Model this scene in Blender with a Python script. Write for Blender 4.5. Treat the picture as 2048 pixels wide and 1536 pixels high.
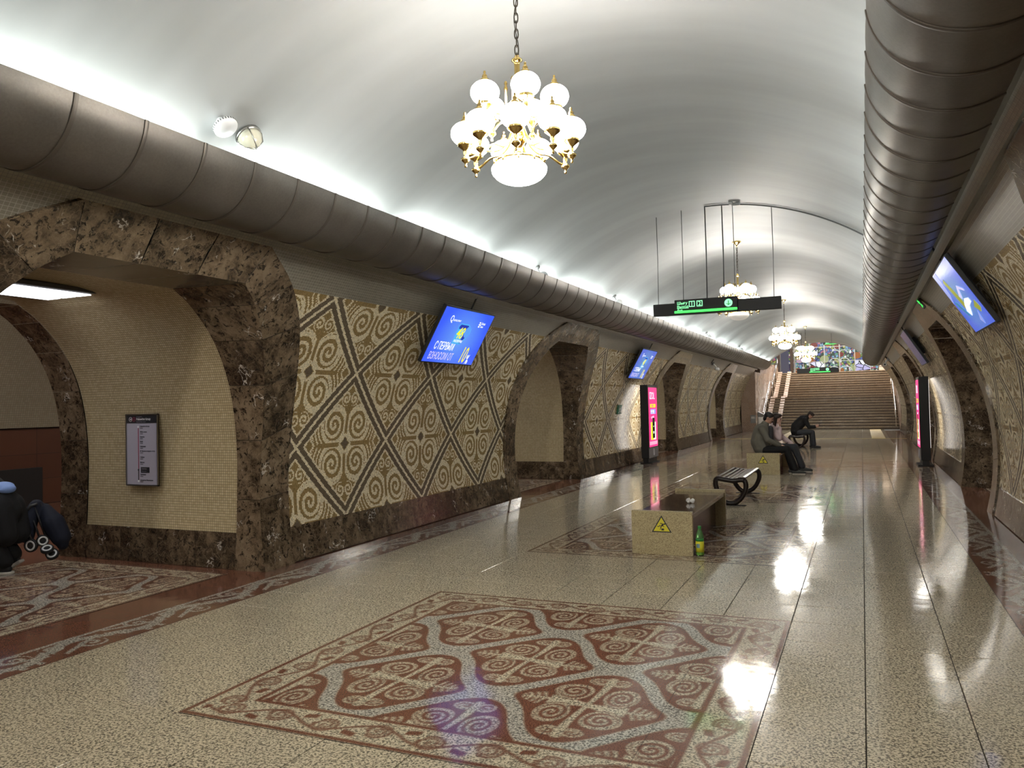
import bpy, bmesh, math, random
import numpy as np
from mathutils import Vector, Matrix, Euler
random.seed(7); RNG = np.random.default_rng(7)
for o in list(bpy.data.objects): bpy.data.objects.remove(o, do_unlink=True)
scene = bpy.context.scene
COL = scene.collection
PI = math.pi
# ------------------------------------------------------------------ camera
YAW, PITCH, ROLL, FPX = -0.414537, 0.0257, -0.021739, 1588.1
CAMH = 1.6
def cam_axes():
    cy, sy, cp, sp = math.cos(YAW), math.sin(YAW), math.cos(PITCH), math.sin(PITCH)
    fw = Vector((sy*cp, cy*cp, sp)); r = Vector((cy, -sy, 0)); u = r.cross(fw)
    c, s = math.cos(ROLL), math.sin(ROLL)
    return c*r + s*u, -s*r + c*u, fw
cr, cu, cf = cam_axes()
cam = bpy.data.cameras.new('camera'); cam.sensor_width = 36; cam.lens = FPX/2048*36
cam.clip_start = .05; cam.clip_end = 300
camo = bpy.data.objects.new('camera', cam); COL.objects.link(camo)
camo.matrix_world = Matrix(((cr.x, cu.x, -cf.x, 0), (cr.y, cu.y, -cf.y, 0), (cr.z, cu.z, -cf.z, CAMH), (0, 0, 0, 1)))
scene.camera = camo
# ------------------------------------------------------------------ world, view
w = bpy.data.worlds.new('world'); scene.world = w; w.use_nodes = True
w.node_tree.nodes['Background'].inputs[0].default_value = (.5, .5, .5, 1)
w.node_tree.nodes['Background'].inputs[1].default_value = 0.0
vs = scene.view_settings
vs.view_transform = 'Standard'; vs.look = 'None'; vs.gamma = 1; vs.use_curve_mapping = False
vs.exposure = 1.3
# ------------------------------------------------------------------ hall constants
XC, ZC, RT = -1.95, 0.8, 3.6          # round tunnel: axis and radius
PER = 9.6; Y1 = 4.62                   # portal spacing and first portal centre
YEND = 40.6                            # end of the side walls
TILE = 0.48
COVE_POWER, GLOBE_E, COVE_COL = 28.0, 19.5, (0.90, 1.0, 0.965)
def area(name, loc, sx, sy, power, col, rot=(0, 0, 0)):
    l = bpy.data.lights.new(name, 'AREA'); l.shape = 'RECTANGLE'; l.size = sx; l.size_y = sy
    l.energy = power; l.color = col
    o = bpy.data.objects.new(name, l); COL.objects.link(o); o.location = loc; o.rotation_euler = rot
    return o
# fluorescent battens lying in the two trough-shaped ducts, throwing light up on the vault
for side in (-1, 1):
    for k in range(20):
        y = -5 + k*2.4
        area('cove_light', (XC + side*2.42, y + 1.0, 3.36), .08, 1.9, COVE_POWER, COVE_COL, (PI, side*math.radians(16), 0))
# the next chandelier of the row, behind the camera
pl = bpy.data.lights.new('chandelier_light', 'POINT'); pl.energy = 380; pl.shadow_soft_size = .3; pl.color = (1., .95, .86)
plo = bpy.data.objects.new('chandelier_light', pl); COL.objects.link(plo); plo.location = (XC, Y1-PER, 3.3)
# ------------------------------------------------------------------ materials
M = {}
def new_mat(name):
    m = bpy.data.materials.new(name); m.use_nodes = True
    nt = m.node_tree; b = nt.nodes['Principled BSDF']; M[name] = m
    return m, nt, b
def simple(name, rgb, rough=.5, metal=0., emit=None, estr=0., trans=0., alpha=1., ior=1.45, coat=0.):
    m, nt, b = new_mat(name)
    b.inputs['Base Color'].default_value = (*rgb, 1); b.inputs['Roughness'].default_value = rough
    b.inputs['Metallic'].default_value = metal; b.inputs['Transmission Weight'].default_value = trans
    b.inputs['IOR'].default_value = ior; b.inputs['Alpha'].default_value = alpha; b.inputs['Coat Weight'].default_value = coat
    if emit: b.inputs['Emission Color'].default_value = (*emit, 1); b.inputs['Emission Strength'].default_value = estr
    return m
def N(nt, t, **kw):
    n = nt.nodes.new(t)
    for k, v in kw.items(): setattr(n, k, v)
    return n
def L(nt, a, b): nt.links.new(a, b)
def ramp(nt, src, stops, interp='LINEAR'):
    r = N(nt, 'ShaderNodeValToRGB'); cr_ = r.color_ramp; cr_.interpolation = interp
    while len(cr_.elements) < len(stops): cr_.elements.new(.5)
    for e, (p, c) in zip(cr_.elements, stops):
        e.position = p; e.color = (*c, 1) if not isinstance(c, (int, float)) else (c, c, c, 1)
    L(nt, src, r.inputs[0]); return r.outputs[0]
def noise(nt, vec, scale, detail=2., rough=.5, dist=0.):
    n = N(nt, 'ShaderNodeTexNoise'); n.inputs['Scale'].default_value = scale; n.inputs['Detail'].default_value = detail
    n.inputs['Roughness'].default_value = rough; n.inputs['Distortion'].default_value = dist
    if vec is not None: L(nt, vec, n.inputs['Vector'])
    return n.outputs[0]
def mixc(nt, f, a, b):
    n = N(nt, 'ShaderNodeMix', data_type='RGBA')
    for s, v in ((n.inputs[0], f), (n.inputs[6], a), (n.inputs[7], b)):
        if isinstance(v, (int, float)): s.default_value = v
        elif isinstance(v, tuple): s.default_value = (*v, 1)
        else: L(nt, v, s)
    return n.outputs[2]
def mth(nt, op, a, b=0., c=None):
    n = N(nt, 'ShaderNodeMath', operation=op)
    for i, v in enumerate((a, b) if c is None else (a, b, c)):
        if isinstance(v, (int, float)): n.inputs[i].default_value = v
        else: L(nt, v, n.inputs[i])
    return n.outputs[0]
def bump(nt, b, h, strength=.1, dist=.01):
    n = N(nt, 'ShaderNodeBump'); n.inputs['Strength'].default_value = strength; n.inputs['Distance'].default_value = dist
    L(nt, h, n.inputs['Height']); L(nt, n.outputs[0], b.inputs['Normal'])
def pos(nt): return N(nt, 'ShaderNodeNewGeometry').outputs['Position']
def granite_col(nt, p, light, mid, dark, sc=78.):
    v = noise(nt, p, sc, 2.5, .6, .6)
    c = ramp(nt, v, [(.0, dark), (.43, dark), (.49, mid), (.55, light), (1., light)])
    big = noise(nt, p, 2.2, 2.)
    return mixc(nt, mth(nt, 'MULTIPLY', big, .35), c, tuple(x*.8 for x in light))
def floor_finish(nt, b, p, r0=.055, r1=.12):
    r = noise(nt, p, 1.7, 3.)
    mr = N(nt, 'ShaderNodeMapRange'); mr.inputs[1].default_value = .3; mr.inputs[2].default_value = .7
    mr.inputs[3].default_value = r0; mr.inputs[4].default_value = r1
    L(nt, r, mr.inputs[0]); L(nt, mr.outputs[0], b.inputs['Roughness'])
    bump(nt, b, noise(nt, p, 5., 2.), .06, .02); b.inputs['Specular IOR Level'].default_value = .32
CREAM = ((.66, .575, .42), (.42, .36, .255), (.085, .074, .058))
REDG = ((.24, .10, .060), (.17, .070, .043), (.07, .033, .024))
GREYG = ((.56, .52, .44), (.30, .28, .24), (.06, .057, .05))
def granite(name, cols, r0=.055, r1=.12, sc=78.):
    m, nt, b = new_mat(name); p = pos(nt)
    L(nt, granite_col(nt, p, *cols, sc), b.inputs['Base Color']); floor_finish(nt, b, p, r0, r1)
granite('floor_granite', CREAM); granite('red_granite', REDG, sc=160.)
granite('bench_granite', ((.47, .40, .235), (.40, .33, .19), (.24, .19, .11)), .2, .32, 130.)
granite('stair_granite', ((.48, .37, .25), (.39, .30, .20), (.20, .155, .11)), .15, .3, 60.); granite('shaded_riser_granite', ((.20, .145, .10), (.15, .11, .075), (.08, .06, .045)), .2, .3, 60.)  # riser copy is darker: shade between the lit treads put into its colour
granite('pink_granite', ((.40, .275, .20), (.32, .215, .155), (.17, .115, .085)), .2, .35, 40.)
def inlay_mat(name, white):
    m, nt, b = new_mat(name); p = pos(nt)
    a = N(nt, 'ShaderNodeAttribute', attribute_name='red')
    g = N(nt, 'ShaderNodeAttribute', attribute_name='grey')
    f = ramp(nt, mth(nt, 'ADD', mth(nt, 'MULTIPLY', a.outputs['Fac'], 60.), .5), [(0, 0.), (1, 1.)])
    gf = ramp(nt, mth(nt, 'ADD', mth(nt, 'MULTIPLY', g.outputs['Fac'], 60.), .5), [(0, 0.), (1, 1.)])
    cw = mixc(nt, gf, granite_col(nt, p, *CREAM), granite_col(nt, p, *GREYG))
    L(nt, mixc(nt, f, cw, granite_col(nt, p, *REDG, 160.)), b.inputs['Base Color']); floor_finish(nt, b, p)
inlay_mat('inlay', CREAM)
simple('grout', (.045, .038, .03), .8); simple('mosaic_grout', (.13, .108, .08), .8)
def marble():
    m, nt, b = new_mat('emperador_marble')
    tc = N(nt, 'ShaderNodeTexCoord'); oi = N(nt, 'ShaderNodeObjectInfo')
    off = N(nt, 'ShaderNodeVectorMath', operation='MULTIPLY_ADD')
    cmb = N(nt, 'ShaderNodeCombineXYZ')
    for i in range(3): L(nt, mth(nt, 'MULTIPLY', oi.outputs['Random'], 37.+13*i), cmb.inputs[i])
    ad = N(nt, 'ShaderNodeVectorMath', operation='ADD'); L(nt, pos(nt), ad.inputs[0]); L(nt, cmb.outputs[0], ad.inputs[1])
    p = ad.outputs[0]
    wob = N(nt, 'ShaderNodeVectorMath', operation='MULTIPLY_ADD')
    nz = N(nt, 'ShaderNodeTexNoise'); nz.inputs['Scale'].default_value = 9; nz.inputs['Detail'].default_value = 5; L(nt, p, nz.inputs['Vector'])
    L(nt, nz.outputs['Color'], wob.inputs[0]); wob.inputs[1].default_value = (.22, .22, .22); L(nt, p, wob.inputs[2]); pw_ = wob.outputs[0]
    n1 = noise(nt, p, 4.5, 10., .70)
    shift = mth(nt, 'ADD', n1, mth(nt, 'MULTIPLY', mth(nt, 'SUBTRACT', oi.outputs['Random'], .5), .16))
    base = ramp(nt, shift, [(.36, (.024, .016, .010)), (.46, (.070, .048, .029)), (.54, (.135, .098, .061)), (.66, (.215, .160, .105))])
    spots = ramp(nt, noise(nt, pw_, 17., 5., .65), [(.41, 0.), (.47, 1.)])
    base = mixc(nt, spots, (.020, .014, .009), base)
    def vor(sc, wd):
        vd = N(nt, 'ShaderNodeTexVoronoi', feature='DISTANCE_TO_EDGE'); vd.inputs['Scale'].default_value = sc; L(nt, pw_, vd.inputs['Vector'])
        return ramp(nt, vd.outputs['Distance'], [(.0, 1.), (wd, 0.)])
    vein = vor(7.5, .03); fine = vor(24., .07)
    base = mixc(nt, mth(nt, 'MULTIPLY', fine, .35), base, (.20, .145, .093))
    base = mixc(nt, mth(nt, 'MULTIPLY', vein, .55), base, (.25, .185, .12))
    wm = ramp(nt, noise(nt, p, 4.2, 3., .6), [(.60, 0.), (.66, 1.)])
    base = mixc(nt, mth(nt, 'MULTIPLY', vor(12., .06), wm), base, (.72, .67, .60))
    L(nt, base, b.inputs['Base Color']); b.inputs['Roughness'].default_value = .16
marble()
def small_tile(name, c1, c2, mortar, bw, rh, ms=.08, rough=.25, off=0., msmooth=.1):
    m, nt, b = new_mat(name)
    uv = N(nt, 'ShaderNodeUVMap'); br = N(nt, 'ShaderNodeTexBrick')
    br.offset = off; br.inputs['Scale'].default_value = 1.; br.inputs['Brick Width'].default_value = bw; br.inputs['Row Height'].default_value = rh
    br.inputs['Mortar Size'].default_value = ms*rh; br.inputs['Mortar Smooth'].default_value = msmooth
    br.inputs['Color1'].default_value = (*c1, 1); br.inputs['Color2'].default_value = (*c2, 1); br.inputs['Mortar'].default_value = (*mortar, 1)
    L(nt, uv.outputs[0], br.inputs['Vector'])
    n = noise(nt, uv.outputs[0], 1.4, 3.)
    L(nt, mixc(nt, mth(nt, 'MULTIPLY', n, .4), br.outputs[0], tuple(x*.7 for x in c2)), b.inputs['Base Color'])
    inv = mth(nt, 'SUBTRACT', 1., br.outputs['Fac']); bump(nt, b, inv, .5, .004); b.inputs['Roughness'].default_value = rough
small_tile('beige_tile', (.60, .50, .32), (.46, .37, .215), (.20, .16, .10), .027, .027, .09)
small_tile('grey_tile', (.21, .19, .15), (.16, .143, .112), (.34, .32, .28), .036, .030, .07, .3)
small_tile('cornice_tile', (.22, .19, .135), (.16, .135, .095), (.09, .08, .06), .03, .025, .08, .3)
small_tile('red_panel', (.13, .052, .030), (.105, .042, .025), (.04, .02, .013), 1.2, .45, .012, .3)
small_tile('far_tile', (.40, .36, .27), (.33, .29, .21), (.22, .19, .14), .04, .04, .08, .4)
def mosaic():
    m, nt, b = new_mat('mosaic')
    a = N(nt, 'ShaderNodeAttribute', attribute_name='Col'); L(nt, a.outputs['Color'], b.inputs['Base Color'])
    b.inputs['Roughness'].default_value = .2
mosaic()
def ceiling_mat():
    m, nt, b = new_mat('vault_paint'); p = pos(nt)
    mp = N(nt, 'ShaderNodeMapping'); mp.inputs['Scale'].default_value = (.25, 1.2, .25); L(nt, p, mp.inputs[0])
    n = noise(nt, mp.outputs[0], 1.3, 3., .5)
    L(nt, ramp(nt, n, [(.35, (.25, .25, .247)), (.65, (.30, .30, .297))]), b.inputs['Base Color']); b.inputs['Roughness'].default_value = .55
    bump(nt, b, n, .25, .05)
ceiling_mat()
def duct_mat():
    m, nt, b = new_mat('duct_metal'); p = pos(nt)
    n = noise(nt, p, 60., 4., .7); n2 = noise(nt, p, 2.5, 3.)
    c = ramp(nt, mth(nt, 'ADD', mth(nt, 'MULTIPLY', n, .4), mth(nt, 'MULTIPLY', n2, .6)), [(.35, (.10, .087, .076)), (.65, (.155, .138, .122))])
    L(nt, c, b.inputs['Base Color']); b.inputs['Metallic'].default_value = .55; b.inputs['Roughness'].default_value = .42
    bump(nt, b, n, .04, .004)
duct_mat()
simple('seam_metal', (.10, .086, .073), .42, .5)
simple('brass', (.66, .47, .17), .16, 1.); simple('dark_brass', (.18, .12, .05), .3, 1.)
simple('chain_metal', (.06, .05, .04), .4, .8)
simple('globe', (.95, .95, .93), .3, emit=(1., .98, .93), estr=GLOBE_E)
simple('dim_globe', (.80, .78, .72), .25, emit=(1., .96, .88), estr=.12)
simple('black', (.009, .009, .010), .55); simple('matte_black', (.012, .012, .013), .7)
simple('dark_grey', (.055, .055, .055), .5); simple('mid_grey', (.20, .20, .20), .5); simple('white_plastic', (.75, .76, .78), .4)
simple('chrome', (.62, .60, .58), .18, 1.); simple('steel', (.40, .39, .37), .3, 1.)
simple('green_glow', (.05, .5, .1), .5, emit=(.07, 1., .12), estr=.62)
simple('green_pale', (.3, .8, .4), .5, emit=(.25, 1., .42), estr=.6)
simple('green_dark', (.01, .10, .03), .5, emit=(.02, .35, .06), estr=.2)
simple('green_sign', (.015, .12, .06), .5)
simple('panel_light', (.9, .9, .95), .4, emit=(.90, .93, 1.), estr=2.4)
simple('hall_light', (.9, .9, .9), .4, emit=(1., .97, .92), estr=9.0)
simple('brown_seat', (.062, .036, .026), .10, coat=.4); simple('brown_apron', (.075, .045, .034), .25)
simple('dark_wood', (.016, .009, .007), .35); simple('slat_wood', (.105, .075, .068), .28); simple('book_wood', (.42, .20, .06), .5)
simple('yellow', (.62, .55, .03), .45); simple('tactile', (.42, .28, .05), .6)
simple('paper', (.8, .8, .78), .7)
simple('skin', (.42, .235, .165), .55); simple('pale_skin', (.52, .32, .25), .55); simple('hair', (.010, .008, .007), .5)
simple('brown_hair', (.025, .014, .009), .5)
simple('grey_wool', (.135, .128, .105), .9); simple('black_cloth', (.007, .007, .008), .85); simple('pink_cloth', (.58, .46, .47), .85)
simple('denim', (.035, .038, .045), .85); simple('shoe_grey', (.03, .035, .034), .6); simple('sole', (.50, .47, .42), .6)
simple('navy', (.006, .009, .022), .8); simple('light_blue', (.22, .34, .68), .7)
simple('bottle_green', (.35, .75, .30), .05, trans=.85, ior=1.2); simple('juice', (.50, .55, .02), .2); simple('cap_green', (.02, .22, .04), .4)
simple('label_yellow', (.60, .58, .03), .5); simple('label_blue', (.16, .28, .33), .5)
simple('stained_dark', (.02, .018, .018), .5)
def em(name, rgb, s=1.): return simple(name, tuple(x*.2 for x in rgb), .3, emit=rgb, estr=s*.48)
# ------------------------------------------------------------------ mesh helpers
class MB:
    def __init__(s): s.v = []; s.f = []; s.uv = None
    def quad(s, *p):
        n = len(s.v); s.v += [tuple(q) for q in p]; s.f.append(tuple(range(n, n+len(p)))); return s
    def box(s, c, d, M3=None):
        x, y, z = (k/2 for k in d); n = len(s.v)
        for sz in (-1, 1):
            for sx, sy in ((-1, -1), (1, -1), (1, 1), (-1, 1)):
                q = Vector((sx*x, sy*y, sz*z))
                if M3 is not None: q = M3 @ q
                s.v.append((q.x+c[0], q.y+c[1], q.z+c[2]))
        for f in ((0, 3, 2, 1), (4, 5, 6, 7), (0, 1, 5, 4), (1, 2, 6, 5), (2, 3, 7, 6), (3, 0, 4, 7)): s.f.append(tuple(n+i for i in f))
        return s
    def bx(s, x0, x1, y0, y1, z0, z1): return s.box(((x0+x1)/2, (y0+y1)/2, (z0+z1)/2), (x1-x0, y1-y0, z1-z0))
    def prism(s, poly, ax, a, b):
        """extrude a 2D polygon along axis ax (0,1,2) from a to b"""
        def P(p, t):
            q = [0, 0, 0]; o = [i for i in range(3) if i != ax]; q[o[0]], q[o[1]] = p; q[ax] = t; return tuple(q)
        n = len(s.v); k = len(poly)
        s.v += [P(p, a) for p in poly] + [P(p, b) for p in poly]
        s.f.append(tuple(range(n+k-1, n-1, -1))); s.f.append(tuple(range(n+k, n+2*k)))
        for i in range(k): j = (i+1) % k; s.f.append((n+i, n+j, n+k+j, n+k+i))
        return s
    def tube(s, path, r, seg=8, caps=True, closed=False):
        path = [Vector(p) for p in path]; m = len(path); n = len(s.v)
        rr = r if isinstance(r, (list, tuple)) else [r]*m
        prev = None
        for i, p in enumerate(path):
            if closed: t = path[(i+1) % m]-path[i-1]
            else: t = path[min(i+1, m-1)]-path[max(i-1, 0)]
            t.normalize()
            if prev is None: a = t.orthogonal().normalized()
            else:
                a = prev - t*prev.dot(t)
                a = a.normalized() if a.length > 1e-6 else t.orthogonal().normalized()
            prev = a; b = t.cross(a)
            for k in range(seg):
                th = 2*PI*k/seg; q = p + (a*math.cos(th)+b*math.sin(th))*rr[i]; s.v.append(tuple(q))
        for i in range(m if closed else m-1):
            i2 = (i+1) % m
            for k in range(seg): k2 = (k+1) % seg; s.f.append((n+i*seg+k, n+i*seg+k2, n+i2*seg+k2, n+i2*seg+k))
        if caps and not closed:
            s.f.append(tuple(n+k for k in range(seg-1, -1, -1))); s.f.append(tuple(n+(m-1)*seg+k for k in range(seg)))
        return s
    def lathe(s, prof, c=(0, 0, 0), seg=16, axis=2, M3=None):
        n = len(s.v); m = len(prof)
        for (r, z) in prof:
            for k in range(seg):
                th = 2*PI*k/seg; q = Vector((r*math.cos(th), r*math.sin(th), z))
                if axis == 0: q = Vector((q.z, q.x, q.y))
                if axis == 1: q = Vector((q.y, q.z, q.x))
                if M3 is not None: q = M3 @ q
                s.v.append((q.x+c[0], q.y+c[1], q.z+c[2]))
        for i in range(m-1):
            for k in range(seg): k2 = (k+1) % seg; s.f.append((n+i*seg+k, n+i*seg+k2, n+(i+1)*seg+k2, n+(i+1)*seg+k))
        if prof[0][0] > 1e-5: s.f.append(tuple(n+k for k in range(seg-1, -1, -1)))
        if prof[-1][0] > 1e-5: s.f.append(tuple(n+(m-1)*seg+k for k in range(seg)))
        return s
    def ball(s, c, r, seg=14, rings=9, M3=None):
        r = r if isinstance(r, (tuple, list)) else (r, r, r)
        S = Matrix.Diagonal(r); S = (M3 @ S) if M3 is not None else S
        return s.lathe([(max(math.sin(PI*i/rings), 1e-4), -math.cos(PI*i/rings)) for i in range(rings+1)], c, seg, M3=S)
    def cap(s, a, b, ra, rb, seg=12):
        """tapered capsule"""
        a = Vector(a); b = Vector(b); d = b-a; ln = max(d.length, 1e-4); q = Vector((0, 0, 1)).rotation_difference(d).to_matrix()
        pr = [(max(ra*math.sin(t), 1e-4), -ra*math.cos(t)) for t in np.linspace(0, PI/2, 5)] + \
             [(max(rb*math.cos(t), 1e-4), ln+rb*math.sin(t)) for t in np.linspace(0, PI/2, 5)]
        return s.lathe(pr, tuple(a), seg, M3=q)
    def grid(s, P, uv=None):
        """P: array (n,m,3)"""
        n, m = P.shape[:2]; b = len(s.v); s.v += [tuple(q) for q in P.reshape(-1, 3).tolist()]
        for i in range(n-1):
            for j in range(m-1): s.f.append((b+i*m+j, b+(i+1)*m+j, b+(i+1)*m+j+1, b+i*m+j+1))
        if uv is not None:
            s.uv = (s.uv or []) + [tuple(q) for q in uv.reshape(-1, 2).tolist()]
        return s
    def mesh(s, name, mat=None, smooth=False):
        me = bpy.data.meshes.new(name); me.from_pydata(s.v, [], s.f); me.validate()
        if s.uv is not None and len(s.uv) == len(s.v):
            ul = me.uv_layers.new(name='UVMap'); vi = np.zeros(len(me.loops), np.int32); me.loops.foreach_get('vertex_index', vi)
            ul.data.foreach_set('uv', np.array(s.uv, np.float32)[vi].ravel())
        if mat: me.materials.append(M[mat])
        if smooth: me.polygons.foreach_set('use_smooth', [True]*len(me.polygons))
        me.update(); return me
    def build(s, name, mat, parent=None, smooth=False, loc=None, rot=None, fix=False):
        me = s.mesh(name, mat, smooth)
        if fix:
            bm = bmesh.new(); bm.from_mesh(me); bmesh.ops.recalc_face_normals(bm, faces=bm.faces); bm.to_mesh(me); bm.free()
        return link(name, me, parent, loc, rot)
def link(name, me, parent=None, loc=None, rot=None, scale=None):
    o = bpy.data.objects.new(name, me); COL.objects.link(o)
    if parent: o.parent = parent
    if loc is not None: o.location = loc
    if rot is not None: o.rotation_euler = rot
    if scale is not None: o.scale = scale
    return o
def bevel(o, w=.005, seg=2):
    m = o.modifiers.new('bevel', 'BEVEL'); m.width = w; m.segments = seg; m.limit_method = 'ANGLE'; return o
def smooth_by_angle(me, ang=40):
    bm = bmesh.new(); bm.from_mesh(me); bmesh.ops.remove_doubles(bm, verts=bm.verts, dist=1e-5)
    for f in bm.faces: f.smooth = True
    for e in bm.edges:
        if len(e.link_faces) == 2 and e.calc_face_angle(0) > math.radians(ang): e.smooth = False
    bm.to_mesh(me); bm.free()
def thing(name, label, cat, loc=(0, 0, 0), rot=None, group=None, scale=None):
    o = link(name, None, None, loc, rot, scale); o['label'] = label; o['category'] = cat
    if group: o['group'] = group
    return o
def tag(o, label, cat, group=None):
    o['label'] = label; o['category'] = cat
    if group: o['group'] = group
    return o
def struct(o, label=None):
    o['kind'] = 'structure'
    if label: o['label'] = label
    return o
def copy_tree(o, parent=None):
    c = o.copy(); COL.objects.link(c); c.parent = parent
    for ch in o.children: copy_tree(ch, c)
    return c
def text(body, size, parent, mat, at=(0, 0, 0), sx=1., shear=0., name='lettering', ex=.001, align='LEFT', M3=None):
    cu_ = bpy.data.curves.new('t', 'FONT'); cu_.body = body; cu_.size = size; cu_.extrude = ex; cu_.shear = shear; cu_.align_x = align
    cu_.resolution_u = 2
    if size > .02: cu_.offset = size*.006
    ob = bpy.data.objects.new('t', cu_); me = bpy.data.meshes.new_from_object(ob)
    bpy.data.objects.remove(ob); bpy.data.curves.remove(cu_)
    me.materials.clear(); me.materials.append(M[mat]); me.transform(Matrix.Diagonal((sx, 1, 1, 1)))
    o = link(name, me, parent, at); return o
def frame_matrix(origin, xax, yax):
    x = Vector(xax).normalized(); z = x.cross(Vector(yax)).normalized(); y = z.cross(x); o = Vector(origin)
    return Matrix(((x.x, y.x, z.x, o.x), (x.y, y.y, z.y, o.y), (x.z, y.z, z.z, o.z), (0, 0, 0, 1)))
def remesh(o, vox=.008, sm=4):
    r = o.modifiers.new('remesh', 'REMESH'); r.mode = 'VOXEL'; r.voxel_size = vox; r.use_smooth_shade = True
    s = o.modifiers.new('smooth', 'SMOOTH'); s.iterations = sm; s.factor = .5
    return o
# ------------------------------------------------------------------ pattern functions (numpy)
def spiral(x, y, r0, turns, direc=1., ph=0., duty=.5):
    """>0 on the stroke of an Archimedean spiral inside radius r0 (value ~ metres)"""
    r = np.hypot(x, y); th = np.arctan2(y, x)*direc + ph; pitch = r0/turns
    k = (r/pitch - th/(2*PI)) % 1.0
    d = (duty/2 - np.abs(k-.5))*pitch
    return np.where(r < r0, d, -1.)
def sig_inlay(x, y):
    """square floor carpet, half size 1.44: signed fields (red>0, grey band>0), metres"""
    ax, ay = np.abs(x), np.abs(y); m = np.maximum(ax, ay)
    red = -np.ones_like(x)*.05
    def up(a): nonlocal red; red = np.maximum(red, a)
    up(.016-np.abs(m-1.42)); up(.016-np.abs(m-1.15))
    # scroll frieze between the two frame lines
    t = np.where(ax > ay, y, x); n = m-1.285; sg = np.where((ax > ay) ^ (x+y > 0), 1., -1.)
    per = .305; k = np.floor(t/per+.5); tt = t-k*per; alt = np.where(k % 2 == 0, 1., -1.)*sg; nn = n*alt
    fr = (m > 1.175) & (m < 1.395)
    wave = .010-np.abs(nn+.062*np.cos(PI*tt/per)*1.0-.0)*.80
    sp = np.maximum(spiral(tt-.02, nn+.012, .074, 1.9, 1., 2.6, .40), .009-np.abs(np.hypot(tt-.02, nn+.012)-.068)-np.where((tt < -.03) & (nn > 0), .05, 0))
    lf = np.minimum(.022-np.abs(nn-.055-.25*(tt+.12))*.9, .045-np.abs(tt+.115))
    up(np.where(fr, np.maximum(np.maximum(wave, sp), lf), -.05))
    # lattice of diamonds
    u, v = x/.57, y/.59; a = (u+v)/2; b = (u-v)/2
    a, b = a + .060*np.sin(2*PI*b), b + .014*np.sin(2*PI*a)
    a0 = a-np.round(a); b0 = b-np.round(b)
    q = (np.abs(a0)**6+np.abs(b0)**6)**(1/6)
    inside = m < 1.135
    dia = (.446-q)*.8
    red_d = np.where(inside, dia, -.05)
    lx, ly = (a0+b0)*.57, (a0-b0)*.59
    al, bl = np.abs(lx), np.abs(ly)
    rs = np.hypot(al-.158, bl-.140)
    cream = spiral(al-.158, bl-.140, .108, 2.35, 1., 1.2, .40)
    cream = np.maximum(cream, .0075-np.abs(rs-.103))
    cream = np.maximum(cream, np.minimum(rs-.116, np.minimum(.016+.16*al-bl, .26-al)))            # cross between the volutes
    cream = np.maximum(cream, np.minimum(rs-.122, np.minimum(.016+.03*bl-al, .37-bl)))
    cream = np.maximum(cream, np.minimum(.012-bl, np.minimum(al-.2, .415-al)))
    for px_, ln_ in ((.300, .088), (.338, .075), (.376, .060), (.410, .036)):
        cream = np.maximum(cream, np.minimum(.0085-np.abs(al-px_-.25*bl+.01), ln_-bl))
    cream = np.maximum(cream, spiral(al-.056, bl-.325, .056, 1.5, -1., .6, .48)); cream = np.maximum(cream, .007-np.abs(np.hypot(al-.056, bl-.325)-.050))
    cream = np.maximum(cream, .022-np.hypot(al, bl-.385))
    cream = np.minimum(cream, dia-.034)
    up(np.minimum(red_d, -cream))
    grey = np.where(inside, -red_d, -.05)
    return red, np.where(np.abs(m-1.15) < .02, -.05, grey)
def sig_border(x, y):
    """edge band: x across (0..0.42), y along, period .96"""
    red = np.maximum(.028-x, x-.402)
    n = x-.215; t = y % .96; k = np.where(t < .48, 1., -1.); tt = np.where(t < .48, t-.24, t-.72); n = n*k
    grey = .035-np.abs(n-.12*np.cos(PI*tt/.48)+.02)*.75
    grey = np.maximum(grey, spiral(tt-.05, n+.06, .105, 1.5, 1., .5, .5))
    grey = np.maximum(grey, spiral(tt+.17, n-.06, .085, 1.3, -1., 2.3, .52))
    grey = np.maximum(grey, .022-np.abs(np.hypot(tt-.02, n-.16)-.06))
    grey = np.maximum(grey, np.minimum(.022-np.abs(n+.03-.5*tt), .2-np.abs(tt)))
    grey = np.maximum(grey, np.minimum(.020-np.abs(x-.375), .03)) 
    return np.maximum(red, -grey)
HY, HS, SC = .87, .83, 1.19
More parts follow.
